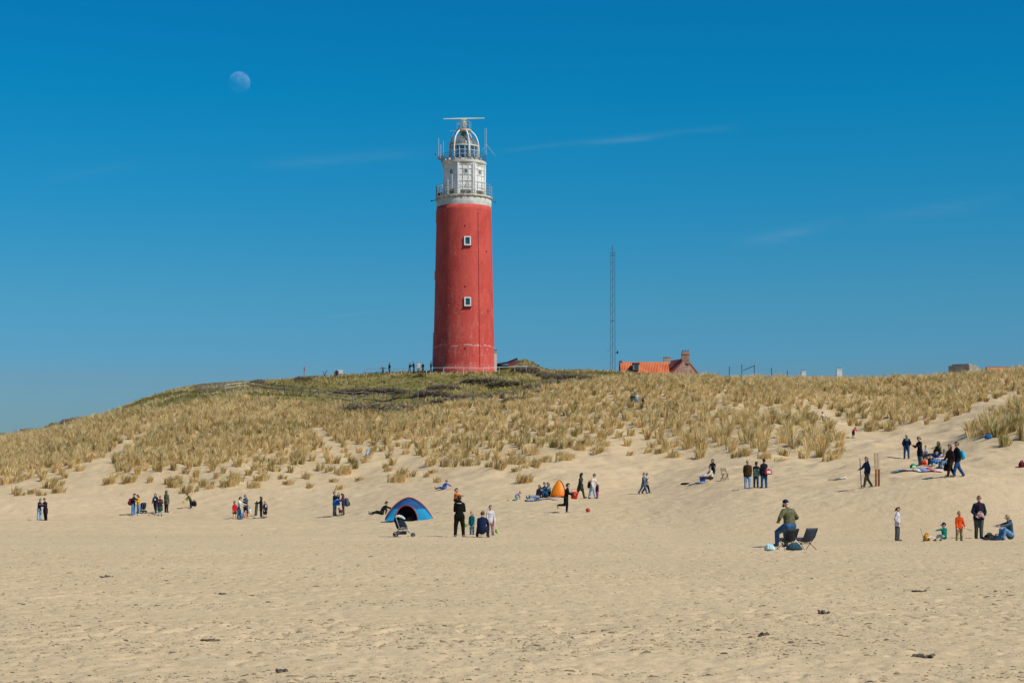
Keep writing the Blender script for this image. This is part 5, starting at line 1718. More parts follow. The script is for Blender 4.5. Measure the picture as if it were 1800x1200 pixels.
# --- group with the yellow sweater
a = person('person in navy jacket and blue jeans wearing a red backpack near the yellow sweater', 234.5, 905.5, 38, yaw=75, pose='phone', top='#1a2135', legs='#4f7ea8', hair='#3a2420', shoe='#6f8fae')
backpack('red backpack on the navy jacketed person beside the yellow sweater', a, '#8a2430', '#40161c', 1.15)
person('person in bright yellow sweater and light jeans with brown hair', 243.5, 905, 36, yaw=-40, pose='phone', top='#d9a514', legs='#7795b5', hair='#4a3428', hs='long', shoe='#d8d2c6')
p_ = foot(249.5, 903)
def pushchair(label, p, rz, k=1.0, cols=('#22252b', '#c8c8c6', '#2d3138')):
    o = thing('pushchair', label, 'pushchair', p, R(rz))
    o.scale = (k, k, k)
    fr = mat('pram_frame', (0.42, 0.42, 0.42), .4, .2, 5, metal=.5)
    for s in (-1, 1):
        MB().tube([(-.42 + .06, s * .24, .13), (-.18, s * .24, .45), (-.36, s * .24, .98)], .016, 6).build('side_pole', fr, o)
        MB().tube([(-.20, s * .24, .42), (.20, s * .23, .36), (.44, s * .17, .13)], .015, 6).build('front_leg', fr, o)
        MB().tube([(-.34, s * .24, .13), (.10, s * .235, .37)], .012, 6).build('brace', fr, o)
        for x, r_ in ((-.36, .125), (.45, .105)):
            for q in ((-.03, .03) if x > 0 else (0,)):
                w_ = MB(); y = s * (.24 if x < 0 else .17) + q
                w_.tube([(x + r_ * .82 * math.cos(2 * math.pi * i / 16), y, r_ + r_ * .82 * math.sin(2 * math.pi * i / 16)) for i in range(17)], r_ * .18, 6, caps=False)
                w_.tube([(x, y - .02, r_), (x, y + .02, r_)], r_ * .42, 10)
                w_.build('wheel', DARK, o, True)
    MB().tube([(-.36, -.24, .98), (-.40, -.1, 1.0), (-.40, .1, 1.0), (-.36, .24, .98)], .02, 8).build('handlebar', DARK, o)
    def slab(poly, w0, name, m_):
        n_ = len(poly); q = MB()
        q.add([(x, y, z) for y in (-w0, w0) for x, z in poly], [tuple(range(n_)), tuple(range(n_, 2 * n_))[::-1]] + [((i + 1) % n_, i, i + n_, (i + 1) % n_ + n_) for i in range(n_)])
        ob = q.build(name, m_, o); bv = ob.modifiers.new('soft', 'BEVEL'); bv.width = .03; bv.segments = 2
        return ob
    slab([(-.20, .34), (-.30, .40), (-.44, .80), (-.36, .98), (-.30, .96), (-.22, .62), (-.10, .44), (.20, .42), (.22, .34)], .19, 'seat', cloth(cols[0]))
    slab([(-.38, .90), (-.37, .99), (-.22, 1.05), (-.02, .98), (.10, .84), (.02, .84), (-.12, .90), (-.24, .93)], .22, 'canopy', cloth(cols[1]))
    slab([(-.24, .62), (-.18, .90), (-.02, .86), (.12, .62), (.20, .44), (-.08, .46)], .175, 'liner', cloth(cols[2]))
    MB().box((-.08, 0, .20), (.42, .38, .16), taper=1.15).build('basket', cloth(cols[2]), o)
    MB().sheet([[(.20, y, .36 - .05), (.27, y, .24), (.36, y, .20)] for y in np.linspace(-.17, .17, 4)], th=.02).build('footrest', DARK, o)
    return o
pushchair('small dark pushchair beside the person in the yellow sweater', p_, 150, .8, ('#2a3038', '#3a4450', '#2a2a30'))
# --- three walkers
person('person in black coat over white top, walking left of the parka wearer', 273.5, 903, 36, yaw=-10, pose='walk', top='#1b1e24', legs='#2b3140', hair='#2a2422', hs='long', stripe=(1, '#c9d2dc', .09, .09, -.5))
person('person in plum top and dark green tunic with pale leggings, arms folded', 281.5, 906, 35, yaw=10, pose='phone', top='#4a2834', tl=.06, legs='#9fb4bc', hair='#7a4a38', hs='bun', shoe='#3a2c28', skirt='#1f4a3c')
person('person in grey green parka and dark trousers seen from behind', 292.5, 901, 38, yaw=150, pose='stand', top='#5d5d4c', tl=.10, legs='#3a3a44', hair='#5d5d4c', hs='hood')
# --- child in olive with the yellow toy
a = person('child in olive jacket bending forward and holding a yellow bucket', 335, 893, H=1.30, yaw=-60, pose='stoop', top='#5a6420', legs='#23262a', hair='#46401f', hs='cap', kid=True)
def bucket(label, pos, r_, h_, colr, rz=0, tilt=0, handle=True):
    o = thing('bucket', label, 'bucket', pos, R(rz)); o.rotation_euler = (0, R(tilt), R(rz))
    MB().lathe([(r_ * .72, 0), (r_ * .74, .005), (r_, h_), (r_ * 1.08, h_), (r_ * 1.08, h_ - .02), (r_ * .96, h_ - .02), (r_ * .70, .02)], 20).build('tub', mat('plastic_' + colr.strip('#'), lin(colr), .35, .08), o)
    if handle: MB().tube([(r_ * 1.05 * math.cos(t_), 0, h_ + r_ * 1.1 * math.sin(t_)) for t_ in np.linspace(0, math.pi, 9)], .008, 5).build('handle', mat('plastic_w', (.6, .6, .58), .4), o)
    return o
bucket('small yellow bucket in the hand of the bending olive child', a['hand_r'] - Vector((0, 0, .26)), .10, .17, '#e0b41c')
bag('black rucksack on the sand beside the bending olive child', foot(341, 890), (.42, .3, .42), '#1c1d22')
# --- red jacket child, woman in white, man in navy
person('child in red jacket with bare legs beside the woman in the cream sweater', 412.5, 911, H=1.32, yaw=30, pose='stand', top='#c31f26', legs='#3a2024', leg_len=.35, hair='#3a1c1a', hs='curly', kid=True, shoe='#c9a58c')
a = person('woman in cream sweater and blue jeans with curly dark hair handing something over', 420.5, 911.5, 38.5, yaw=80, pose='reach', top='#cfc8b0', tl=.03, legs='#1f4d6e', hair='#2e2018', hs='curly', shoe='#5a7896')
a2 = person('man in slate blue hoodie holding a white cup beside an orange bag', 432, 909, 39, yaw=-20, pose='phone', top='#4a5068', tl=.05, legs='#35323a', hair='#4a3a30', hood='#4a5068')
o = thing('paper_cup', 'small white cup in the hands of the man in the slate blue hoodie', 'cup', (a2['hand_l'] + a2['hand_r']) / 2)
MB().lathe([(.03, -.05), (.042, .07), (.046, .07), (.046, .08)], 12).build('cup', mat('white_plastic', (.75, .75, .78), .5), o); MB().lathe([(.046, .081), (.044, .095), (.01, .097)], 12).build('lid', mat('white_plastic', (.75, .75, .78), .5), o)
bag('orange beach bag standing on the sand by the man in the slate hoodie', foot(429.5, 909.5), (.42, .28, .42), '#c9702a', 10)
bag('white plastic carrier bag hanging beside the man in the slate hoodie', a2['p'] + Vector((.30, -.05, .28)), (.22, .16, .38), '#c9d6cc', 0)
o = person('child in blue shorts kneeling on the sand by the cream sweater woman', 424, 912, H=1.0, yaw=95, pose='crawl', top='#8ea2bd', legs='#52708f', hair='#6b4a35', kid=True)
# --- black dressed woman with the bodyboard
a = person('woman in black coat leaning on an upright bodyboard', 459, 909.5, 38, yaw=-80, pose='stand', top='#17181c', tl=.12, legs='#1d1e20', hair='#2c1d18', hs='long', R=(52, 8, 40, 0))
o = thing('bodyboard', 'dark green bodyboard stood on end in front of the woman in black', 'bodyboard', foot(449.5, 907))
o.rotation_euler = (R(4), R(3), R(80))
prof = [(.20, 0), (.25, .1), (.26, .6), (.22, .95), (.10, 1.10), (0, 1.13)]
V_l = [(x, z) for x, z in prof] + [(-x, z) for x, z in prof[-2::-1]]
mb = MB(); n_ = len(V_l)
mb.add([(x, y, z) for y in (-.03, .03) for x, z in V_l], [tuple(range(n_)), tuple(range(n_, 2 * n_))[::-1]] + [(i, i + n_, (i + 1) % n_ + n_, (i + 1) % n_) for i in range(n_)])
mb.build('deck', mat('foam_dark', (.03, .045, .025), .5), o)
MB().tube([(0, -.035, .85), (.06, -.09, .8), (.05, -.1, .55)], .012, 6).build('leash', DARK, o)
person('bare legged child in dark skirt and black and white top behind the woman in black', 466, 910, H=1.28, yaw=40, pose='stand', top='#25232a', legs='#222', leg_len=0, skirt='#191a1e', hair='#c0a27c', hs='long', kid=True, shoe='#7a3a28', stripe=(1, '#e6e6ea', .05, .14, -.4))
towel('crumpled pale towel on the sand at the feet of the woman in black', 456, 911, .9, .5, ['#b9bcc8', '#8f8fa6'], 15, lump=.25)
# --- photographer, woman with grey rucksack, dog
a = person('person in black jacket raising a phone, with grey jeans', 588.5, 907, 42, yaw=75, pose='camera', top='#20222a', tl=.05, legs='#6f7480', hair='#4a3328', shoe='#3a3a40')
bag('bright blue drawstring bag at the hip of the person raising a phone', a['hip'] + Vector((.16, -.24, -.16)), (.46, .22, .40), '#1667c4', 10)
o = thing('phone', 'small dark phone held up by the person in the black jacket', 'phone', (a['hand_l'] + a['hand_r']) / 2 + Vector((.02, 0, .03)))
MB().box((0, 0, 0), (.012, .075, .15)).build('case', DARK, o); MB().box((-.008, 0, 0), (.003, .066, .138)).build('screen', PANE, o)
a = person('woman in purple jacket and dark jeans with a grey rucksack', 603.5, 906, 38, yaw=-75, pose='phone', top='#4a3350', legs='#22384f', hair='#5a3626', hs='long')
backpack('grey rucksack on the woman in the purple jacket', a, '#4e5658', '#2c3234', 1.25)


def dog(label, p, rz, L_=.75, coat='#6b4028', patch='#d8cdbb', pose='stand'):
    """one continuous body with jointed legs"""
    o = thing('dog', label, 'dog', p, R(rz))
    b = MB(); k = L_ / .75
    c = lambda a_, r0, b_, r1, w_=1.0: b.cap(Vector(a_) * k, r0 * k, Vector(b_) * k, r1 * k, w_, (0, 1, 0))
    if pose == 'stand':
        c((.22, 0, .42), .125, (.02, 0, .42), .11, .9); c((.02, 0, .42), .11, (-.24, 0, .43), .095, .9)
        c((.28, 0, .47), .085, (.40, 0, .60), .06); c((.42, 0, .64), .068, (.46, 0, .635), .06); c((.47, 0, .62), .042, (.58, 0, .60), .028)
        for s in (-1, 1):
            c((.41, s * .055, .69), .03, (.40, s * .075, .62), .022)
            c((.22, s * .07, .38), .055, (.20, s * .08, .22), .032); c((.20, s * .08, .22), .03, (.215, s * .08, .04), .022); c((.215, s * .08, .03), .026, (.25, s * .08, .022), .022)
            c((-.24, s * .07, .40), .075, (-.17, s * .085, .27), .045); c((-.17, s * .085, .27), .042, (-.30, s * .085, .16), .026); c((-.30, s * .085, .16), .025, (-.28, s * .085, .04), .021); c((-.28, s * .085, .03), .026, (-.245, s * .085, .022), .022)
        c((-.33, 0, .47), .03, (-.44, 0, .60), .022); c((-.44, 0, .60), .022, (-.46, 0, .70), .012)
    ob = b.build('body', mat('fur_' + coat.strip('#'), lin(coat), .9, .35, 5, hue2=lin(patch) if patch else None), o, True)
    _todo.append((ob, .014))
    MB().tube([Vector((.33 + .05 * math.cos(t_) * .6, .085 * math.sin(t_), .53 + .06 * math.cos(t_) * -.6)) * k for t_ in np.linspace(0, 2 * math.pi, 13)], .012, 5, caps=False).build('collar', cloth('#7a2a2a'), o)
    MB().ball(Vector((.605, 0, .605)) * k, .018 * k, 8).build('nose', DARK, o)
    return o


dog('brown dog standing between the photographer and the grey rucksack woman', foot(599.5, 907.5), 120, .62, '#6b3a24', '#7d5236')

# ------------------------------------------------------------------ blue dome tent, pushchair and the family in front of it
p = foot(719, 914)
S_ = F / p.y
o = thing('dome_tent', 'blue dome tent with red trim and a wide dark opening', 'tent', p, R(4))
hw = 42.5 / S_; ht = 40.5 / S_; dp = hw * .80
TB = mat('tent_blue', lin('#1b4775'), .8, .15, 2); TC = mat('tent_cyan', lin('#147ea6'), .8, .12, 2); TR = mat('tent_red', lin('#8a2c2c'), .6, .15, 3); TN = mat('tent_navy', lin('#182a50'), .8, .2, 2)
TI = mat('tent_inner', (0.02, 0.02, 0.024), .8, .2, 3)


def dome_pt(a, e):
    """a: -1..1 along the width, e: -1 front .. 1 back"""
    z = ht * max(0, (1 - abs(a) ** 1.7)) ** .76 * max(0, 1 - abs(e) ** 2.2) ** .75
    return Vector((a * hw, e * dp, z))


oa = lambda a: -.62 < a < .40
pieces = {}
AA = np.linspace(-1, 1, 49); EE = np.linspace(-1, 1, 33)
zo = lambda a: ht * .66 * max(0, 1 - ((a + .12) / .46) ** 2) ** .5
for i in range(48):
    for j in range(32):
        q = [dome_pt(AA[i], EE[j]), dome_pt(AA[i + 1], EE[j]), dome_pt(AA[i + 1], EE[j + 1]), dome_pt(AA[i], EE[j + 1])]
        m_ = sum(q, Vector()) / 4; am = (AA[i] + AA[i + 1]) / 2
        if m_.y < 0 and m_.z < zo(am): continue
        key = 'ridge_panel' if abs(EE[j]) < .30 else (('wall', m_.x > 0) if m_.z < ht * .52 and m_.y < 0 else ('flysheet', m_.y > 0))
        tgt = pieces.setdefault(key, MB())
        tgt.add(q, [(0, 1, 2, 3)])
for key, t_ in pieces.items():
    nm = key if isinstance(key, str) else key[0]
    ob = t_.build(nm, {'flysheet': TB, 'wall': TC, 'ridge_panel': TN}[nm], o); md_ = ob.modifiers.new('thickness', 'SOLIDIFY'); md_.thickness = .015
# trim round the doorway, over the ridge, and the ground sheet
tr = MB(); edge = [(a, zo(a)) for a in np.linspace(-.575, .335, 33)]


def on_front(a, z):
    lo_, hi_ = -1.0, 0.0
    for _ in range(30):
        mid_ = (lo_ + hi_) / 2
        if dome_pt(a, mid_).z < z: lo_ = mid_
        else: hi_ = mid_
    return dome_pt(a, lo_) + Vector((0, -.02, 0))


tr.tube([on_front(a, z) for a, z in edge], .036, 8); tr.build('door_trim', TR, o, True)
MB().tube([dome_pt(a, -.06) + Vector((0, -.02, .02)) for a in np.linspace(-.99, .99, 41)], .030, 8).build('ridge_trim', mat('tent_orange', lin('#c8603a'), .6, .15, 3), o, True)
for s in (-1, 1): MB().tube([dome_pt(s * (.10 + .82 * t_), -.30 - .25 * t_) + Vector((0, -.02, .01)) for t_ in np.linspace(0, 1, 15)], .022, 6).build('pole_sleeve', TN, o)
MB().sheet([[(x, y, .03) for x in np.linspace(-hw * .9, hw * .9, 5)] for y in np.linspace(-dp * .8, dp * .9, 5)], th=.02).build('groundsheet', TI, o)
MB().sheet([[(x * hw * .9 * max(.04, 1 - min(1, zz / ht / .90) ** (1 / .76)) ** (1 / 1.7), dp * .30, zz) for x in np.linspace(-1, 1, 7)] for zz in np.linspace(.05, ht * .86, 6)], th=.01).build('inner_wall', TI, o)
for s in (-1, 1): MB().tube([dome_pt(s * .97, -.1) + Vector((0, 0, .1)), (s * (hw + .35), -.4, .01)], .006, 4).build('guy_line', mat('guy', (.5, .5, .45)), o)
bag('black rucksack in the doorway of the blue dome tent', p + Vector((.42, -dp * .45, 0)), (.55, .36, .50), '#15171b')
bag('dark green stuff bag at the right of the tent doorway', p + Vector((.80, -dp * .62, 0)), (.45, .32, .36), '#22352f', 20)
bag('grey holdall in the middle of the tent doorway', p + Vector((.12, -dp * .5, 0)), (.5, .3, .24), '#3a3634', -8)
person('person in black lying back on the sand left of the dome tent', 671, 906, H=1.72, yaw=-65, pose='recline', top='#16181f', legs='#191b22', hair='#23242c', hs='cap', shoe='#8d8d90', at=foot(671, 906))
pushchair('black and white pushchair standing in front of the dome tent', foot(709, 943.5), 0, .92, ('#1a1c20', '#c9cacb', '#26303a'))

a = person('man all in black seen from behind with a child on his arm', 807.5, 943, 73, yaw=176, pose='wide', top='#14140f', tl=.06, legs='#171712', hair='#3a2a1c', hood='#14140f', shoe='#8a8578', fine=True, stripe=(-1, '#b9bab8', .11, .018, .75), L=(18, 8, 92, 60), R=(20, 8, 92, 60))
person('small child in orange jacket carried at the shoulder of the man in black', 800, 900, H=.98, yaw=60, pose='carried', top='#b8621c', legs='#4a2a22', hair='#5a3a24', kid=True, at=Vector((a['p'].x - .17, a['p'].y + .20, 1.28)), d0=70, fine=True)
b_ = person('boy in teal hoodie and grey trousers standing beside the man in black', 829.5, 939, H=1.08, yaw=-30, pose='stand', top='#0f6670', tl=.04, legs='#7f8fa0', hair='#b07a4a', kid=True, shoe='#4a5058', fine=True, hood='#0f6670')


def net(label, grip, tip, r_, colr='#8fd05a'):
    """fishing net: stick, hoop, knotted mesh bag"""
    o = thing('fishing_net', label, 'net', grip)
    g_, t_ = Vector((0, 0, 0)), Vector(tip) - Vector(grip)
    d_ = t_.normalized(); x, y, _ = basis(d_)
    MB().tube([g_ - d_ * .08, t_], .012, 6).build('stick', mat('white_stick', (.78, .78, .74), .4), o)
    c_ = t_ + d_ * r_
    m_ = mat('net_green', lin(colr), .5, .15)
    hoop = [c_ + (d_ * math.cos(q) + x * math.sin(q)) * r_ for q in np.linspace(0, 2 * math.pi, 21)]
    MB().tube(hoop, .014, 6, caps=False).build('hoop', m_, o)
    nb = MB()
    for k in range(12):
        q = 2 * math.pi * k / 12
        e_ = c_ + (d_ * math.cos(q) + x * math.sin(q)) * r_
        nb.tube([e_, e_.lerp(c_, .4) + y * r_ * .6, c_ + y * r_ * .9], .008, 4)
    for h_, f_ in ((.35, .8), (.62, .5)):
        nb.tube([c_ + (d_ * math.cos(q) + x * math.sin(q)) * r_ * f_ + y * r_ * h_ for q in np.linspace(0, 2 * math.pi, 15)], .008, 4, caps=False)
    for i in range(-4, 5):
        w2 = math.sqrt(max(0, 1 - (i / 5) ** 2)) * r_
        nb.tube([c_ + x * (i / 5 * r_) - d_ * w2, c_ + x * (i / 5 * r_) + y * .05, c_ + x * (i / 5 * r_) + d_ * w2], .007, 4)
        nb.tube([c_ + d_ * (i / 5 * r_) - x * w2, c_ + d_ * (i / 5 * r_) + y * .05, c_ + d_ * (i / 5 * r_) + x * w2], .007, 4)
    nb.build('mesh', m_, o)


net('green fishing net held by the boy in the teal hoodie', b_['hand_r'], b_['hand_r'] + Vector((-.05, .02, .02)), .13)
person('adult in navy jacket squatting with back to the camera between two children', 847, 943, H=1.75, yaw=172, pose='squat', top='#16233f', legs='#1a1e2c', hair='#5a4428', shoe='#2a2626', fine=True)
b_ = person('girl in white top and pink leggings holding a green net', 862, 939.5, 53, yaw=12, pose='stand', top='#cfc7c6', legs='#b5878c', hair='#7a5438', hs='pony', kid=True, fine=True, shoe='#b58ab0', L=(8, 12, 14, 0), R=(2, 8, 12, 0))
net('lime green fishing net lowered toward the sand by the girl in white', b_['hand_l'], b_['hand_l'] + Vector((.07, -.02, -.24)), .12)
person('boy in blue lying back on the sand slope', 779, 861, H=1.40, yaw=-62, pose='recline', top='#1a4a9c', legs='#2c4a80', hair='#3a352c', kid=True, shoe='#8a5a3a', d0=118)
o = person('small child in pale blue among the grass tufts on the slope', 645, 808, H=1.12, yaw=150, pose='climb', top='#8fb6dc', legs='#9aa8b4', hair='#8fb6dc', hs='cap', kid=True, bare_arm=1, leg_len=.4, d0=150)

# --- orange shelter group
person('toddler in lilac top and teal trousers crawling on the sand', 907, 880, H=.98, yaw=95, pose='crawl', top='#a582b0', legs='#5f8f88', hair='#b08a64', kid=True)
bucket('tiny red toy lying on the sand left of the crawling toddler', foot(892, 880.5), .08, .08, '#c0432a', tilt=70, handle=False)
person('woman in dark plum top sitting on the sand with grey jeans stretched out', 945, 877, H=1.66, yaw=-55, pose='sitlong', top='#2c2633', legs='#6f7f8e', hair='#4a2a1a', hs='long', shoe='#2c3026')
a = person('person in navy gilet and white sleeves sitting beside the orange shelter', 959.5, 874.5, H=1.72, yaw=-50, pose='hug', top='#27465c', legs='#1d4a78', hair='#4a2a20', hs='short')
person('grey clad companion with auburn hair sitting closest to the orange shelter', 965, 873.5, H=1.66, yaw=-40, pose='hug', top='#7d8a86', legs='#27404c', hair='#6a3a26', hs='long')
towel('crumpled blue and pink blanket under the people by the orange shelter', 952, 878.5, 2.2, 1.1, ['#8893b0', '#4a6a9a', '#b89aa0'], 5, name='blanket', cat='blanket', lump=.12)
p = foot(981, 874)
S_ = F / p.y
o = thing('beach_shelter', 'orange pop up beach shelter seen from its closed back', 'shelter', p, R(-6))
hw, ht = 13.2 / S_, 29.5 / S_
mb = MB(); rows = []
for t_ in np.linspace(0, 1, 13):
    row = []
    for a_ in np.linspace(-1, 1, 13):
        wdt = hw * math.sqrt(max(0, 1 - t_ ** 2.2)) * (1.0) + .03
        wl = hw * (1 - t_ ** 1.55) ** .85; wr_ = hw * max(0, 1 - t_ ** 2.3) ** .75
        row.append((.12 * hw + (a_ * wr_ * .86 if a_ > 0 else a_ * wl * 1.06), -(.55 * (1 - t_ ** 1.6)) * (1 - .35 * a_ * a_), ht * t_ + .04 * (1 - a_ * a_)))
    rows.append(row)
MB().sheet(rows, th=.02).build('canopy', mat('shelter_orange', lin('#f08a10'), .5, .10, 1.6, hue2=lin('#ee7408')), o, True)
MB().tube([Vector(r_[-1]) + Vector((.02, 0, 0)) for r_ in rows], .03, 6).build('pole_sleeve', mat('shelter_dark', (.05, .03, .02), .6), o)
MB().tube([Vector(r_[0]) + Vector((-.02, 0, 0)) for r_ in rows], .03, 6).build('pole_sleeve', mat('shelter_rim', lin('#b8722c'), .6), o)
rows2 = [[(x, .55 * (1 - t_ ** 1.6) + .1, z) for x, y, z in r_] for r_, t_ in zip(rows, np.linspace(0, 1, 13))]
MB().sheet([[Vector(a_[0]) * (1 - f_) + Vector(b2[0]) * f_ for f_ in np.linspace(0, 1, 5)] for a_, b2 in zip(rows, rows2)], th=.015).build('side_wall', mat('shelter_side', lin('#a86428'), .6), o, True)
MB().sheet([[(-hw, -.55, .02), (hw, -.55, .02)], [(-hw, .65, .02), (hw, .65, .02)]], th=.02).build('groundsheet', mat('shelter_floor', (.06, .035, .02), .7), o)
person('runner in black sprinting to the right with one leg kicked back', 995, 900, H=1.68, yaw=86, pose='run2', top='#141516', tl=.08, legs='#17191a', hair='#231814', hs='curly', shoe='#8a8474')
o = thing('ball', 'red orange ball rolling on the sand right of the runner', 'ball', foot(1033.5, 898.5) + Vector((0, 0, .11)))
MB().ball((0, 0, 0), .13, 20).build('ball', mat('ball_red', lin('#b03c22'), .5, .15, 6), o, True)
a = person('person in hooded dark green parka walking with a red basket', 1020, 877, 45, yaw=62, pose='walk', top='#323d2e', tl=.16, legs='#4a3426', hair='#2a3034', hs='hood', lean=9, head=14)
p_ = foot(1009.5, 877.5)
o = thing('toy_basket', 'red plastic basket of beach toys carried by the parka wearer', 'basket', p_)
o.scale = (.74, .74, .86)
MB().lathe([(.24, .01), (.26, .02), (.36, .40), (.40, .41), (.40, .44), (.34, .44), (.24, .04)], 20).build('tub', mat('basket_red', lin('#a8221a'), .4, .2, 3), o)
MB().lathe([(.36, .40), (.34, .52), (.20, .58), (.02, .60)], 20).build('toys', mat('toy_red', lin('#e04a26'), .4, .25, 5), o)
MB().tube([(.36 * math.cos(t_), 0, .44 + .36 * math.sin(t_)) for t_ in np.linspace(0, math.pi, 13)], .016, 6).build('handle', mat('basket_red', lin('#a8221a'), .4, .2, 3), o)
a = person('woman in white jumper and pale jeans with top knot leaning over a child', 1041, 876.5, 44, yaw=62, pose='stand', top='#c9c0b4', tl=.03, legs='#8fa8c0', hair='#5a3420', hs='bun', lean=14, head=26, lt=14, rt=-12, L=(34, 8, 20, 10), R=(-10, 10, 30, 5))
bag('maroon shoulder bag behind the woman in the white jumper', a['hip'] + Vector((-.17, -.02, -.16)), (.30, .22, .46), '#4a1c20')
person('child in maroon coat and pink leggings in front of the bending woman', 1050, 875.5, H=1.02, yaw=-50, pose='stand', top='#5a2a30', tl=.05, legs='#c0557e', hair='#6a3a30', hs='long', kid=True)

# --- pair at mid beach
person('person in grey blue coat over jeans walking right, hand near the face', 1131, 868.5, 38, yaw=70, pose='walk', top='#5d6a78', tl=.08, legs='#4a6680', hair='#4a3428', L=(20, 8, 110, 20))
person('companion in pale pink top and black trousers beside the grey blue coat', 1136.5, 867, 37, yaw=80, pose='walk', top='#c9aaa4', legs='#191c16', hair='#2a1c14', hs='short')

# --- picnic with the folding chair
person('woman in black hijab and coat seated behind a person in white', 1252.5, 843, H=1.62, yaw=-10, pose='sit', top='#1d1a20', tl=.05, legs='#26242a', hair='#17151a', hs='hood', at=foot(1252.5, 843) + Vector((0, 0, .18)))
person('person in cream jumper sitting on the sand reaching for the blue cool box', 1250, 849, H=1.62, yaw=-62, pose='sitleg', top='#cfc4ae', legs='#2a1e20', hair='#5a4038', hs='bun', at=foot(1250, 849))
p_ = foot(1235, 850)
o = thing('cool_box', 'blue cool box with white lid beside the seated picnickers', 'cool box', p_, R(-8))
MB().box((0, 0, .19), (.38, .28, .36), taper=1.06).build('box', mat('cooler_blue', lin('#1a55b0'), .4, .1), o)
MB().box((0, 0, .405), (.43, .33, .06)).build('lid', mat('cooler_white', (.72, .73, .74), .4, .1), o)
MB().tube([(-.22, 0, .30), (-.22, 0, .50), (0, 0, .55), (.22, 0, .50), (.22, 0, .30)], .015, 6).build('handle', mat('cooler_white', (.72, .73, .74), .4, .1), o)
towel('blue and white beach towel spread in front of the blue cool box', 1227, 853, 1.5, .9, ['#cfd2d4', '#3c5f9a', '#d8d8d8', '#6a7f9c'], 20, lump=.12)
bag('flat black sports bag lying on the sand left of the cool box', foot(1205, 852.5), (.72, .34, .17), '#20221c', 10, strap=False)
towel('small pale cloth on the sand beside the flat black bag', 1195, 853.5, .5, .3, ['#a9a897'], 10, lump=.2)
bucket('yellow toy bucket tipped over on the picnic towel', foot(1243, 854), .09, .12, '#dcb030', tilt=80)


def folding_chair(label, p, rz):
    o = thing('folding_chair', label, 'chair', p, R(rz))
    m_ = mat('chair_wood', (0.17, 0.095, 0.05), .6, .3, 7)
    for s in (-1, 1):
        MB().bar((s * .21, -.22, 0), (s * .19, .20, .84), .035).build('leg', m_, o)
        MB().bar((s * .17, .22, 0), (s * .17, -.20, .44), .035).build('leg', m_, o)
    for i in range(6): MB().box((0, -.19 + i * .075, .452), (.40, .055, .02)).build('seat_slat', m_, o)
    for z, y in ((.80, .205), (.68, .145)): MB().box((0, y - .02, z), (.38, .02, .07)).build('back_slat', m_, o)
    MB().box((0, .165, .12), (.32, .025, .03)).build('stretcher', m_, o); MB().box((0, -.165, .10), (.36, .025, .03)).build('stretcher', m_, o)


folding_chair('empty brown wooden folding chair on the sand beside the picnic', foot(1273.5, 846), 25)

# --- three standing right of the picnic
person('grey haired man in brown jacket and pale jeans seen from behind', 1314, 860.5, 50, yaw=170, pose='stand', top='#3f2d14', tl=.05, legs='#86a2bf', hair='#8a8378', girth=1.08, shoe='#5f7388')
a = person('woman with curly dark hair in brown top between two standing companions', 1329, 858, 44, yaw=160, pose='phone', top='#33221e', legs='#35587a', hair='#2a1a16', hs='curly')
bag('sage green tote slung at the side of the curly haired woman', a['hip'] + Vector((-.02, -.26, -.14)), (.40, .2, .46), '#7f9c84', 5)
a = person('person in black jacket and blue jeans carrying a red and white bag', 1343, 857.5, 51, yaw=-160, pose='stand', top='#191c24', tl=.06, legs='#2c567c', hair='#2a1c18', hs='short')
bag('white and red shoulder bag carried by the person in the black jacket', a['hip'] + Vector((.24, -.12, -.10)), (.46, .24, .34), '#b8434c', 8, second='#d8cccc')

# --- camping chairs, nearest people
p_ = foot(1384, 964.5)
camp_chair('dark camping chair that the man in the olive jacket is lowering himself into', p_, -152)
person('man in olive jacket, navy cap and jeans lowering himself into a camping chair, back turned', 1388, 961, H=1.86, yaw=-142, pose='hips', top='#5f5c40', tl=.0, legs='#35587e', hair='#16223f', hs='cap', fine=True, lean=12, head=36, hy=-10,
       lt=63, lk=66, rt=58, rk=60, abd=10, L=(-8, 44, 66, 60), R=(-8, 44, 66, 60), girth=1.2, shoe='#3a2018')
camp_chair('empty dark camping chair beside the man sitting down', foot(1416, 965.5), -146, '#2d3644')
bag('teal grey carrier bag slumped on the sand under the camping chairs', foot(1396, 967), (.52, .30, .26), '#2f4a58', 16, strap=False, sag=.5)
bag('crumpled pale blue plastic bag on the sand left of the camping chairs', foot(1353, 967), (.34, .28, .22), '#a9cbd0', 0, strap=False, sag=.5, second='#c4dcdf')

# --- family at right front
person('woman in white patterned blouse and grey flared trousers looking down', 1577.5, 949.5, 59, yaw=68, pose='stand', top='#c2bfc8', tl=.05, legs='#4f4e50', hair='#4a2f26', hs='pony', fine=True, L=(8, 8, 20, 5), R=(-20, 14, 70, 10), head=12, bare_arm=1, shoe='#5a5048', glasses=True)
p_ = foot(1629, 949.5)
bag('tan orange beach toy bag standing on the sand left of the toddler in teal', p_, (.27, .22, .30), '#c98a34', 12, second='#d9a23e')
person('toddler in teal jacket and navy cap sitting on the sand with one arm stretched out', 1660, 950, H=1.02, yaw=-150, pose='point', top='#11685c', legs='#9fb8ae', hair='#1a2a5c', hs='cap', kid=True, fine=True, hy=60, L=(14, 82, 4, 0), R=(30, 20, 30, 10), girth=1.15)
b_ = person('blond child in bright orange jacket and beige trousers holding a spade', 1686, 948.5, 53, yaw=14, pose='stand', top='#d0491a', tl=.04, legs='#8f7a56', hair='#b8905a', kid=True, fine=True, shoe='#8a9050', L=(14, 14, 22, 0))


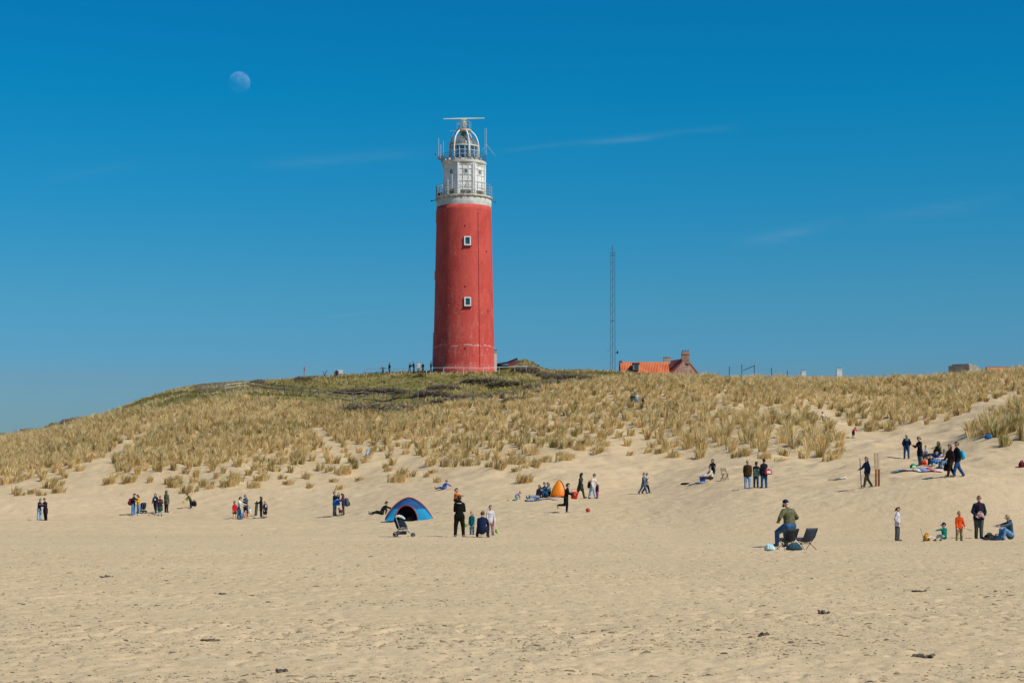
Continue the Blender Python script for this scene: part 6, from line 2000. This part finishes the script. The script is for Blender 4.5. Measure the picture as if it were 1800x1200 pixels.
def spade(label, grip, tip, colr):
    o = thing('spade', label, 'spade', grip)
    t_ = Vector(tip) - Vector(grip); d_ = t_.normalized(); x, y, _ = basis(d_)
    MB().tube([-d_ * .1, t_], .013, 6).tube([-d_ * .1 - x * .05, -d_ * .1 + x * .05], .013, 6).build('shaft', mat('spade_shaft', (.45, .34, .2), .5), o)
    MB().sheet([[t_ + d_ * q + x * w_ * k_ + y * .02 * (1 - k_ * k_) for k_ in (-1, -.5, 0, .5, 1)] for q, w_ in ((0, .055), (.05, .065), (.12, .06), (.17, .025))], th=.006).build('blade', mat('plastic_' + colr.strip('#'), lin(colr), .35, .1), o)


p_ = foot(1620.5, 950.5)
spade('dark toy spade stuck upright in the sand beside the tan toy bag', p_ + Vector((-.02, 0, .40)), p_ + Vector((.06, 0, .10)), '#2f2f2c')
towel('small crumpled white cloth on the sand between the tan toy bag and the toddler', 1638, 950, .34, .22, ['#e4e0d6'], 12, lump=.35)
spade('small teal spade in the hand of the orange jacketed child', b_['hand_l'], b_['hand_l'] + Vector((.10, -.02, -.03)), '#2f7a92')
a = person('man in navy jacket and sunglasses standing cross legged with a pink bag', 1720.5, 945, 75, yaw=6, pose='stand', top='#1a2032', tl=.04, legs='#454a44', hair='#8a5a3e', fine=True, glasses=True, L=(-2, 20, 50, 40), R=(-2, 20, 50, 40), lt=6, rt=-4, abd=-1, girth=1.06, stripe=(1, '#4a2028', .06, .15, -.2))
bag('pale pink pouch held in front by the man in the navy jacket', a['hip'] + Vector((.0, -.24, -.02)), (.30, .12, .20), '#c09a92', 0, strap=True, second='#b08a84')
a = person('woman in cap, grey hoodie and jeans sitting on the sand hugging her knees', 1776, 947.5, H=1.72, yaw=-72, pose='hug', top='#3f5260', tl=.03, legs='#5f87ac', hair='#b09a70', hs='cap', fine=True, hood='#2c363e', shoe='#a8a49c')
bag('black rucksack lying on the sand left of the sitting woman', foot(1739, 946.5), (.40, .32, .24), '#1b1e18', 10, second='#3a3d30')
bag('dark blue bag between the black rucksack and the sitting woman', foot(1753, 946.5), (.40, .28, .22), '#1f4060', -12, sag=.4)
towel('rumpled dark towel on the sand under the two bags', 1746, 948, .9, .5, ['#2a2c34', '#26425c'], 5, lump=.15)

# --- boy with the stick, wooden posts
b_ = person('boy in navy hoodie and olive trousers walking with a tall stick', 1524, 855, 54, yaw=-70, pose='walk', top='#1f2f52', tl=.04, legs='#41402e', hair='#3a2a20', kid=False, hood='#a04048', shoe='#4a4638', R=(34, 6, 30, 0))
p_ = foot(1513.5, 856)
o = thing('walking_stick', 'tall thin grey stick held upright by the boy in navy', 'stick', p_)
MB().tube([(.02, 0, -.05), (-.02, .01, .8), (-.06, 0, 1.62)], .022, 6).build('stick', mat('stick_grey', (.10, .11, .12), .8, .2), o)
for u_, cl, nm in ((1540.5, '#8a5a36', 'left wooden post of the close standing pair on the sand'), (1545.5, '#7a4226', 'right wooden post of the close standing pair on the sand')):
    p_ = foot(u_, 853.5)
    o = thing('wooden_post', nm, 'post', p_, R(12))
    MB().box((-.02, 0, .42), (.10, .06, .96)).build('post', mat('post_red' + cl.strip('#'), lin(cl), .8, .25, 5), o)
    MB().box((-.055, 0, 1.34), (.096, .056, .88), Matrix.Rotation(R(-2), 4, 'Y')).build('post_top', mat('post_pale', lin('#b09a7c'), .8, .2, 5), o)
towel('dark cloth and white rope lying on the sand left of the boy with the stick', 1472, 842, 1.1, .22, ['#4a5250', '#6a6c66', '#cfcac0'], 8, lump=.12)

# --- the big group on the slope at right
person('man in navy jacket with pale back print and jeans on the slope', 1593.5, 803, 43, yaw=175, pose='pockets', top='#101a30', tl=.02, legs='#2d4868', hair='#7a5236', hs='bald', stripe=(-1, '#5f7490', .13, .09, .45))
person('woman with tied brown hair in black jacket and jeans standing by the picnic', 1617, 822, 51, yaw=-70, pose='phone', top='#15171a', tl=.14, legs='#3d6178', hair='#5a3420', hs='pony', shoe='#1f2a2a')
person('girl in white jumper sitting behind the black jacketed woman', 1627.5, 806, H=1.50, yaw=-20, pose='hug', top='#bdb2b2', legs='#8a96a4', hair='#6a5444', d0=100)
person('person in dark green jacket sitting with long dark legs stretched to the left', 1647, 808, H=1.78, yaw=-84, pose='sitlong', top='#22261e', legs='#1b2430', hair='#5a3424', hs='long', shoe='#6a2a20', at=foot(1645, 808) + Vector((0, 0, .30)), d0=100)
o = thing('low_stool', 'low beach stool under the person with the long dark legs', 'stool', foot(1645, 808))
MB().box((0, 0, .27), (.44, .40, .06)).build('seat', cloth('#1c2028'), o)
for sx in (-1, 1):
    for sy in (-1, 1): MB().tube([(sx * .2, sy * .17, -.06), (sx * .17, sy * .14, .25)], .015, 6).build('leg', STEEL, o)
person('companion in sage green coat sitting behind the long legged person', 1651, 806, H=1.70, yaw=-60, pose='hug', top='#66704a', legs='#2a2f2c', hair='#6a4630', hs='long', d0=100, at=foot(1652, 804) + Vector((0, 0, .25)))
person('child in lilac hat and white top sitting behind the cream jumper', 1660.5, 815, H=1.30, yaw=-30, pose='hug', top='#c9b8c0', legs='#5a4a80', hair='#6f6480', hs='beanie', kid=True)
person('person in cream jumper and pale jeans sitting on the picnic blanket', 1663, 823, H=1.64, yaw=-70, pose='hug', top='#cdc3b0', legs='#5f8cb4', hair='#6a4a26', hs='bun')
person('child with pink face in olive brown top sitting on the picnic blanket', 1634, 820, H=1.16, yaw=10, pose='hug', top='#33240f', legs='#2a1e1e', hair='#5a2a26', kid=True)
person('child in royal blue sitting on the picnic blanket between two others', 1646, 822, H=1.28, yaw=-50, pose='sit', top='#1b2a78', legs='#3a86c0', hair='#2a2028', kid=True, shoe='#d5d3d0')
bag('green sports bag at the left end of the picnic blanket', foot(1605.5, 825), (.40, .28, .28), '#1d7a3c', 6, second='#c9d6cc')
bag('orange and red bag beside the legs of the black jacketed woman', foot(1624, 822), (.36, .28, .34), '#d04a14', 0, second='#a82020')
towel('long multicoloured picnic blanket with towels on the sand at right', 1612, 829, 3.0, .9, ['#3f7f86', '#5a6a86', '#c5b4c4', '#a98f88', '#b7c6b4', '#8a84b4', '#b85a44', '#c9b0b0'], 6, name='picnic_blanket', cat='blanket', lump=.2)
person('woman in dark brown coat walking left past the picnic', 1670.5, 843.5, 58, yaw=-65, pose='walk', top='#2a1c18', tl=.15, legs='#201a16', hair='#5a1f20', hs='long', shoe='#1a1614')
a = person('man in navy jumper and blue trousers walking with a turquoise backpack', 1683, 843, 63, yaw=-80, pose='walk', top='#18222c', tl=.05, legs='#22487a', hair='#4a1f1c', shoe='#6a5f50')
backpack('turquoise backpack on the man in the navy jumper', a, '#1f9fc4', '#2fb8b0', 1.0)
bag('brown shopping bag in the hand of the man in the navy jumper', a['hand_r'] + Vector((-.14, -.05, -.52)), (.30, .16, .40), '#33201c', 10)
person('child in red shirt and dark shorts bending over the sand in the hollow', 1500, 768, H=1.22, yaw=140, pose='bend', top='#b01c3c', tl=.02, legs='#2a1f26', leg_len=.62, hair='#5a1c20', kid=True, bare_arm=1, d0=140)
person('woman in white top sitting on the edge of the sandy hollow', 1447, 745, H=1.62, yaw=60, pose='sit', top='#c4b8a8', legs='#4a5a70', hair='#3a201c', hs='bun', d0=150)
bag('grey bag in the grass beside the woman sitting at the hollow', foot(1423, 745, 150), (.6, .45, .45), '#9a9690', 0, strap=False)
a = person('climber in black and white top going up through the dune grass', 1110.5, 712, 30, yaw=165, pose='climb', top='#23222e', legs='#3a4a5a', hair='#4a3020', hs='short', d0=150, H=1.6)
a = person('climber in pale grey green top just ahead in the dune grass', 1120, 711, H=1.6, yaw=-150, pose='stoop', top='#93a39a', legs='#6f8a8a', hair='#8a5a30', hs='long', d0=150)
person('child in dark teal crouching in the dune grass right of the two climbers', 1130, 713, H=1.4, yaw=100, pose='stoop', top='#1c3a40', legs='#2a3030', hair='#8a5a34', kid=True, d0=150)
bag('blue bag in the marram on the mound at the right edge', foot(1737, 778, 100), (.5, .3, .36), '#1f5a94', 10)
bag('dark red bag on the sand at the far right edge of the beach', foot(1796, 823), (.36, .3, .34), '#6a1f26', 0)

# --- people up by the lighthouse railing
TW = 'people at the foot of the lighthouse'
for u_, v_, h_, kw, lb in (
        (673, 656, 1.25, dict(pose='stand', top='#2a3038', legs='#3a4048', hair='#2a221c', kid=True, L=(10, 82, 10, 0), R=(10, 82, 10, 0)), 'child with both arms spread wide on the hill left of the lighthouse'),
        (684.5, 655, 1.70, dict(pose='pockets', top='#232c33', legs='#2c343c', hair='#2c2a28', yaw=-60), 'person in dark clothes alone on the hill between the child and the railing group'),
        (720, 655, 1.66, dict(pose='phone', top='#26243a', legs='#2a2c38', hair='#33262a', yaw=60), 'person in purple navy, leftmost of the group at the lighthouse railing'),
        (727.5, 655, 1.78, dict(pose='phone', top='#1a2c4a', legs='#20304a', hair='#2a2420', yaw=-60), 'person in blue jacket in the group at the lighthouse railing'),
        (735.5, 654, 1.76, dict(pose='stand', top='#c9b0a4', legs='#8a7468', hair='#a08468', hs='long', yaw=20), 'person in pale pink coat in the group at the lighthouse railing'),
        (743.5, 653, 1.55, dict(pose='stand', top='#2a3a44', legs='#33302c', hair='#2a2220', yaw=-30), 'person in dark grey behind the picnic table at the lighthouse'),
        (757.5, 654, 1.80, dict(pose='stand', top='#17283c', legs='#203040', hair='#202020', hs='cap', yaw=90), 'person in navy standing against the shaded side of the lighthouse')):
    d_ = 252 if u_ < 700 else (247.4 if u_ < 750 else 246.0)
    h_ = h_ * .9
    kw.setdefault('yaw', 5)
    person(lb, u_, v_, H=h_, at=spot(u_, d_), **kw)

# ------------------------------------------------------------------ bits on the sand
r = np.random.default_rng(77)
n = 62000
Yl = 15.0 * (150 / 15.0) ** (r.uniform(0, 1, n) ** 1.15); Xl = r.uniform(-.34, .34, n) * Yl
band = fbm(Xl / 9, Yl / 1.6, 4) + .5 * fbm(Xl / 1.4 + 5, Yl / .9, 2)
ok = (band > .06 + r.uniform(-.2, .2, n)) & (zbase(Xl, Yl) < 1.6)
Xl, Yl = Xl[ok], Yl[ok]; n = len(Xl)
print('litter', n)
Zl = zfull(Xl, Yl)
L_ = np.clip(r.lognormal(-3.45, .6, n), .010, .15); hgt = L_ * r.uniform(.05, .17, n) + .003; wd = L_ * r.uniform(.12, .34, n)
ang = r.normal(0, .8, n)
ca, sa = np.cos(ang), np.sin(ang)
base = np.array([(-.5, 0), (-.2, -.5), (.3, -.45), (.5, 0), (.15, .5), (-.3, .45)])
pts_ = []
for bx, by in base:
    jx, jy = bx * (1 + r.normal(0, .2, n)), by * (1 + r.normal(0, .2, n))
    x, y = jx * L_, jy * wd
    pts_.append(np.stack([Xl + x * ca - y * sa, Yl + x * sa + y * ca, Zl - .006], -1))
for bx in (-.18, .2):
    x = bx * L_ * (1 + r.normal(0, .3, n))
    pts_.append(np.stack([Xl + x * ca, Yl + x * sa, Zl + hgt * r.uniform(.6, 1.2, n)], -1))
V = np.stack(pts_, 1).reshape(-1, 3)
tri = np.array([(0, 1, 6), (1, 2, 7), (1, 7, 6), (2, 3, 7), (3, 4, 7), (4, 5, 6), (4, 6, 7), (5, 0, 6)])
Fl = ((np.arange(n) * 8)[:, None, None] + tri[None]).reshape(-1, 3)
me = fast_mesh('beach_litter', V, Fl)
pal = np.array([(.33, .25, .145), (.27, .195, .115), (.38, .29, .17), (.31, .23, .13), (.42, .33, .20), (.16, .115, .075), (.36, .27, .16)])
vcol(me, 'tone', np.repeat(pal[r.integers(0, len(pal), n)], 8, 0))
me.materials.append(GM)
o = bpy.data.objects.new('beach_litter', me); COL.objects.link(o)
tag(o, 'scattered crumbs of dry seaweed, shell and wood on the sand', 'beach litter', kind='stuff')


def weed(label, u, v, w_, h_, seed):
    p = foot(u, v); rr_ = random.Random(seed); w_ *= .62; h_ *= .8
    o = thing('seaweed_clump', label, 'seaweed', p)
    for k in range(9):
        a_ = rr_.uniform(0, 6.28); x, y = rr_.uniform(-.4, .4) * w_, rr_.uniform(-.3, .3) * w_
        mb = MB()
        q = Vector((x, y, -.01)); ps = [q]
        for j in range(5):
            a_ += rr_.uniform(-.8, .8); q = q + Vector((math.cos(a_) * w_ * .14, math.sin(a_) * w_ * .10, rr_.uniform(-.3, .5) * h_ * .6)); q.z = max(0, min(q.z, h_)); ps.append(q.copy())
        mb.tube(ps, [.012 + .01 * rr_.random()] * 6, 5).build('frond', mat('dry_weed', (.10, .075, .05), .9, .4, 12), o, True)


for i, (u, v, w_, h_, t_) in enumerate(((1443, 1080, .20, .075, 'dark seaweed clump standing out on the right foreground sand'), (188, 1015, .22, .05, 'flat dark seaweed clump on the left sand'),
                                  (1253, 1165, .22, .045, None), (1385, 1091, .14, .03, None), (497, 1185, .12, .035, 'small seaweed scrap at the bottom edge left of centre'), (393, 1041, .20, .03, 'thin seaweed strand on the sand left of centre'),
                                  (1615, 1036, .24, .04, 'long seaweed strand on the sand below the family'), (1620, 1158, .3, .05, 'broken brown seaweed heap at bottom right'), (1340, 1120, .16, .05, 'brown seaweed scrap below the pale plastic bag'), (372, 1131, .22, .035, 'seaweed scrap in the lower left foreground'))):
    if t_: weed(t_, u, v, w_, h_, i)

# ------------------------------------------------------------------ grow every figure's surfaces together
for ob, vx in _todo:
    m_ = ob.modifiers.new('join', 'REMESH'); m_.mode = 'VOXEL'; m_.voxel_size = vx; m_.use_smooth_shade = True
    s_ = ob.modifiers.new('soft', 'SMOOTH'); s_.factor = .5; s_.iterations = 2
dg = bpy.context.evaluated_depsgraph_get()
made = []
for ob, vx in _todo:
    ev = ob.evaluated_get(dg)
    made.append((ob, bpy.data.meshes.new_from_object(ev, preserve_all_data_layers=False, depsgraph=dg)))
for ob, me in made:
    old = ob.data
    ob.modifiers.clear()
    mt = [m for m in old.materials]
    me.name = ob.name
    if len(me.polygons):
        if not me.materials:
            for m in mt: me.materials.append(m)
        ob.data = me
    else: print('EMPTY', ob.name, ob.parent and ob.parent.get('label'))
for o_ in list(COL.objects):
    if '_h' in o_.keys():
        h_ = o_['_h']; del o_['_h']
        print('H %.2f  d %.1f  %s' % (h_, o_.location.y, o_['label'])) if DEBUG else None
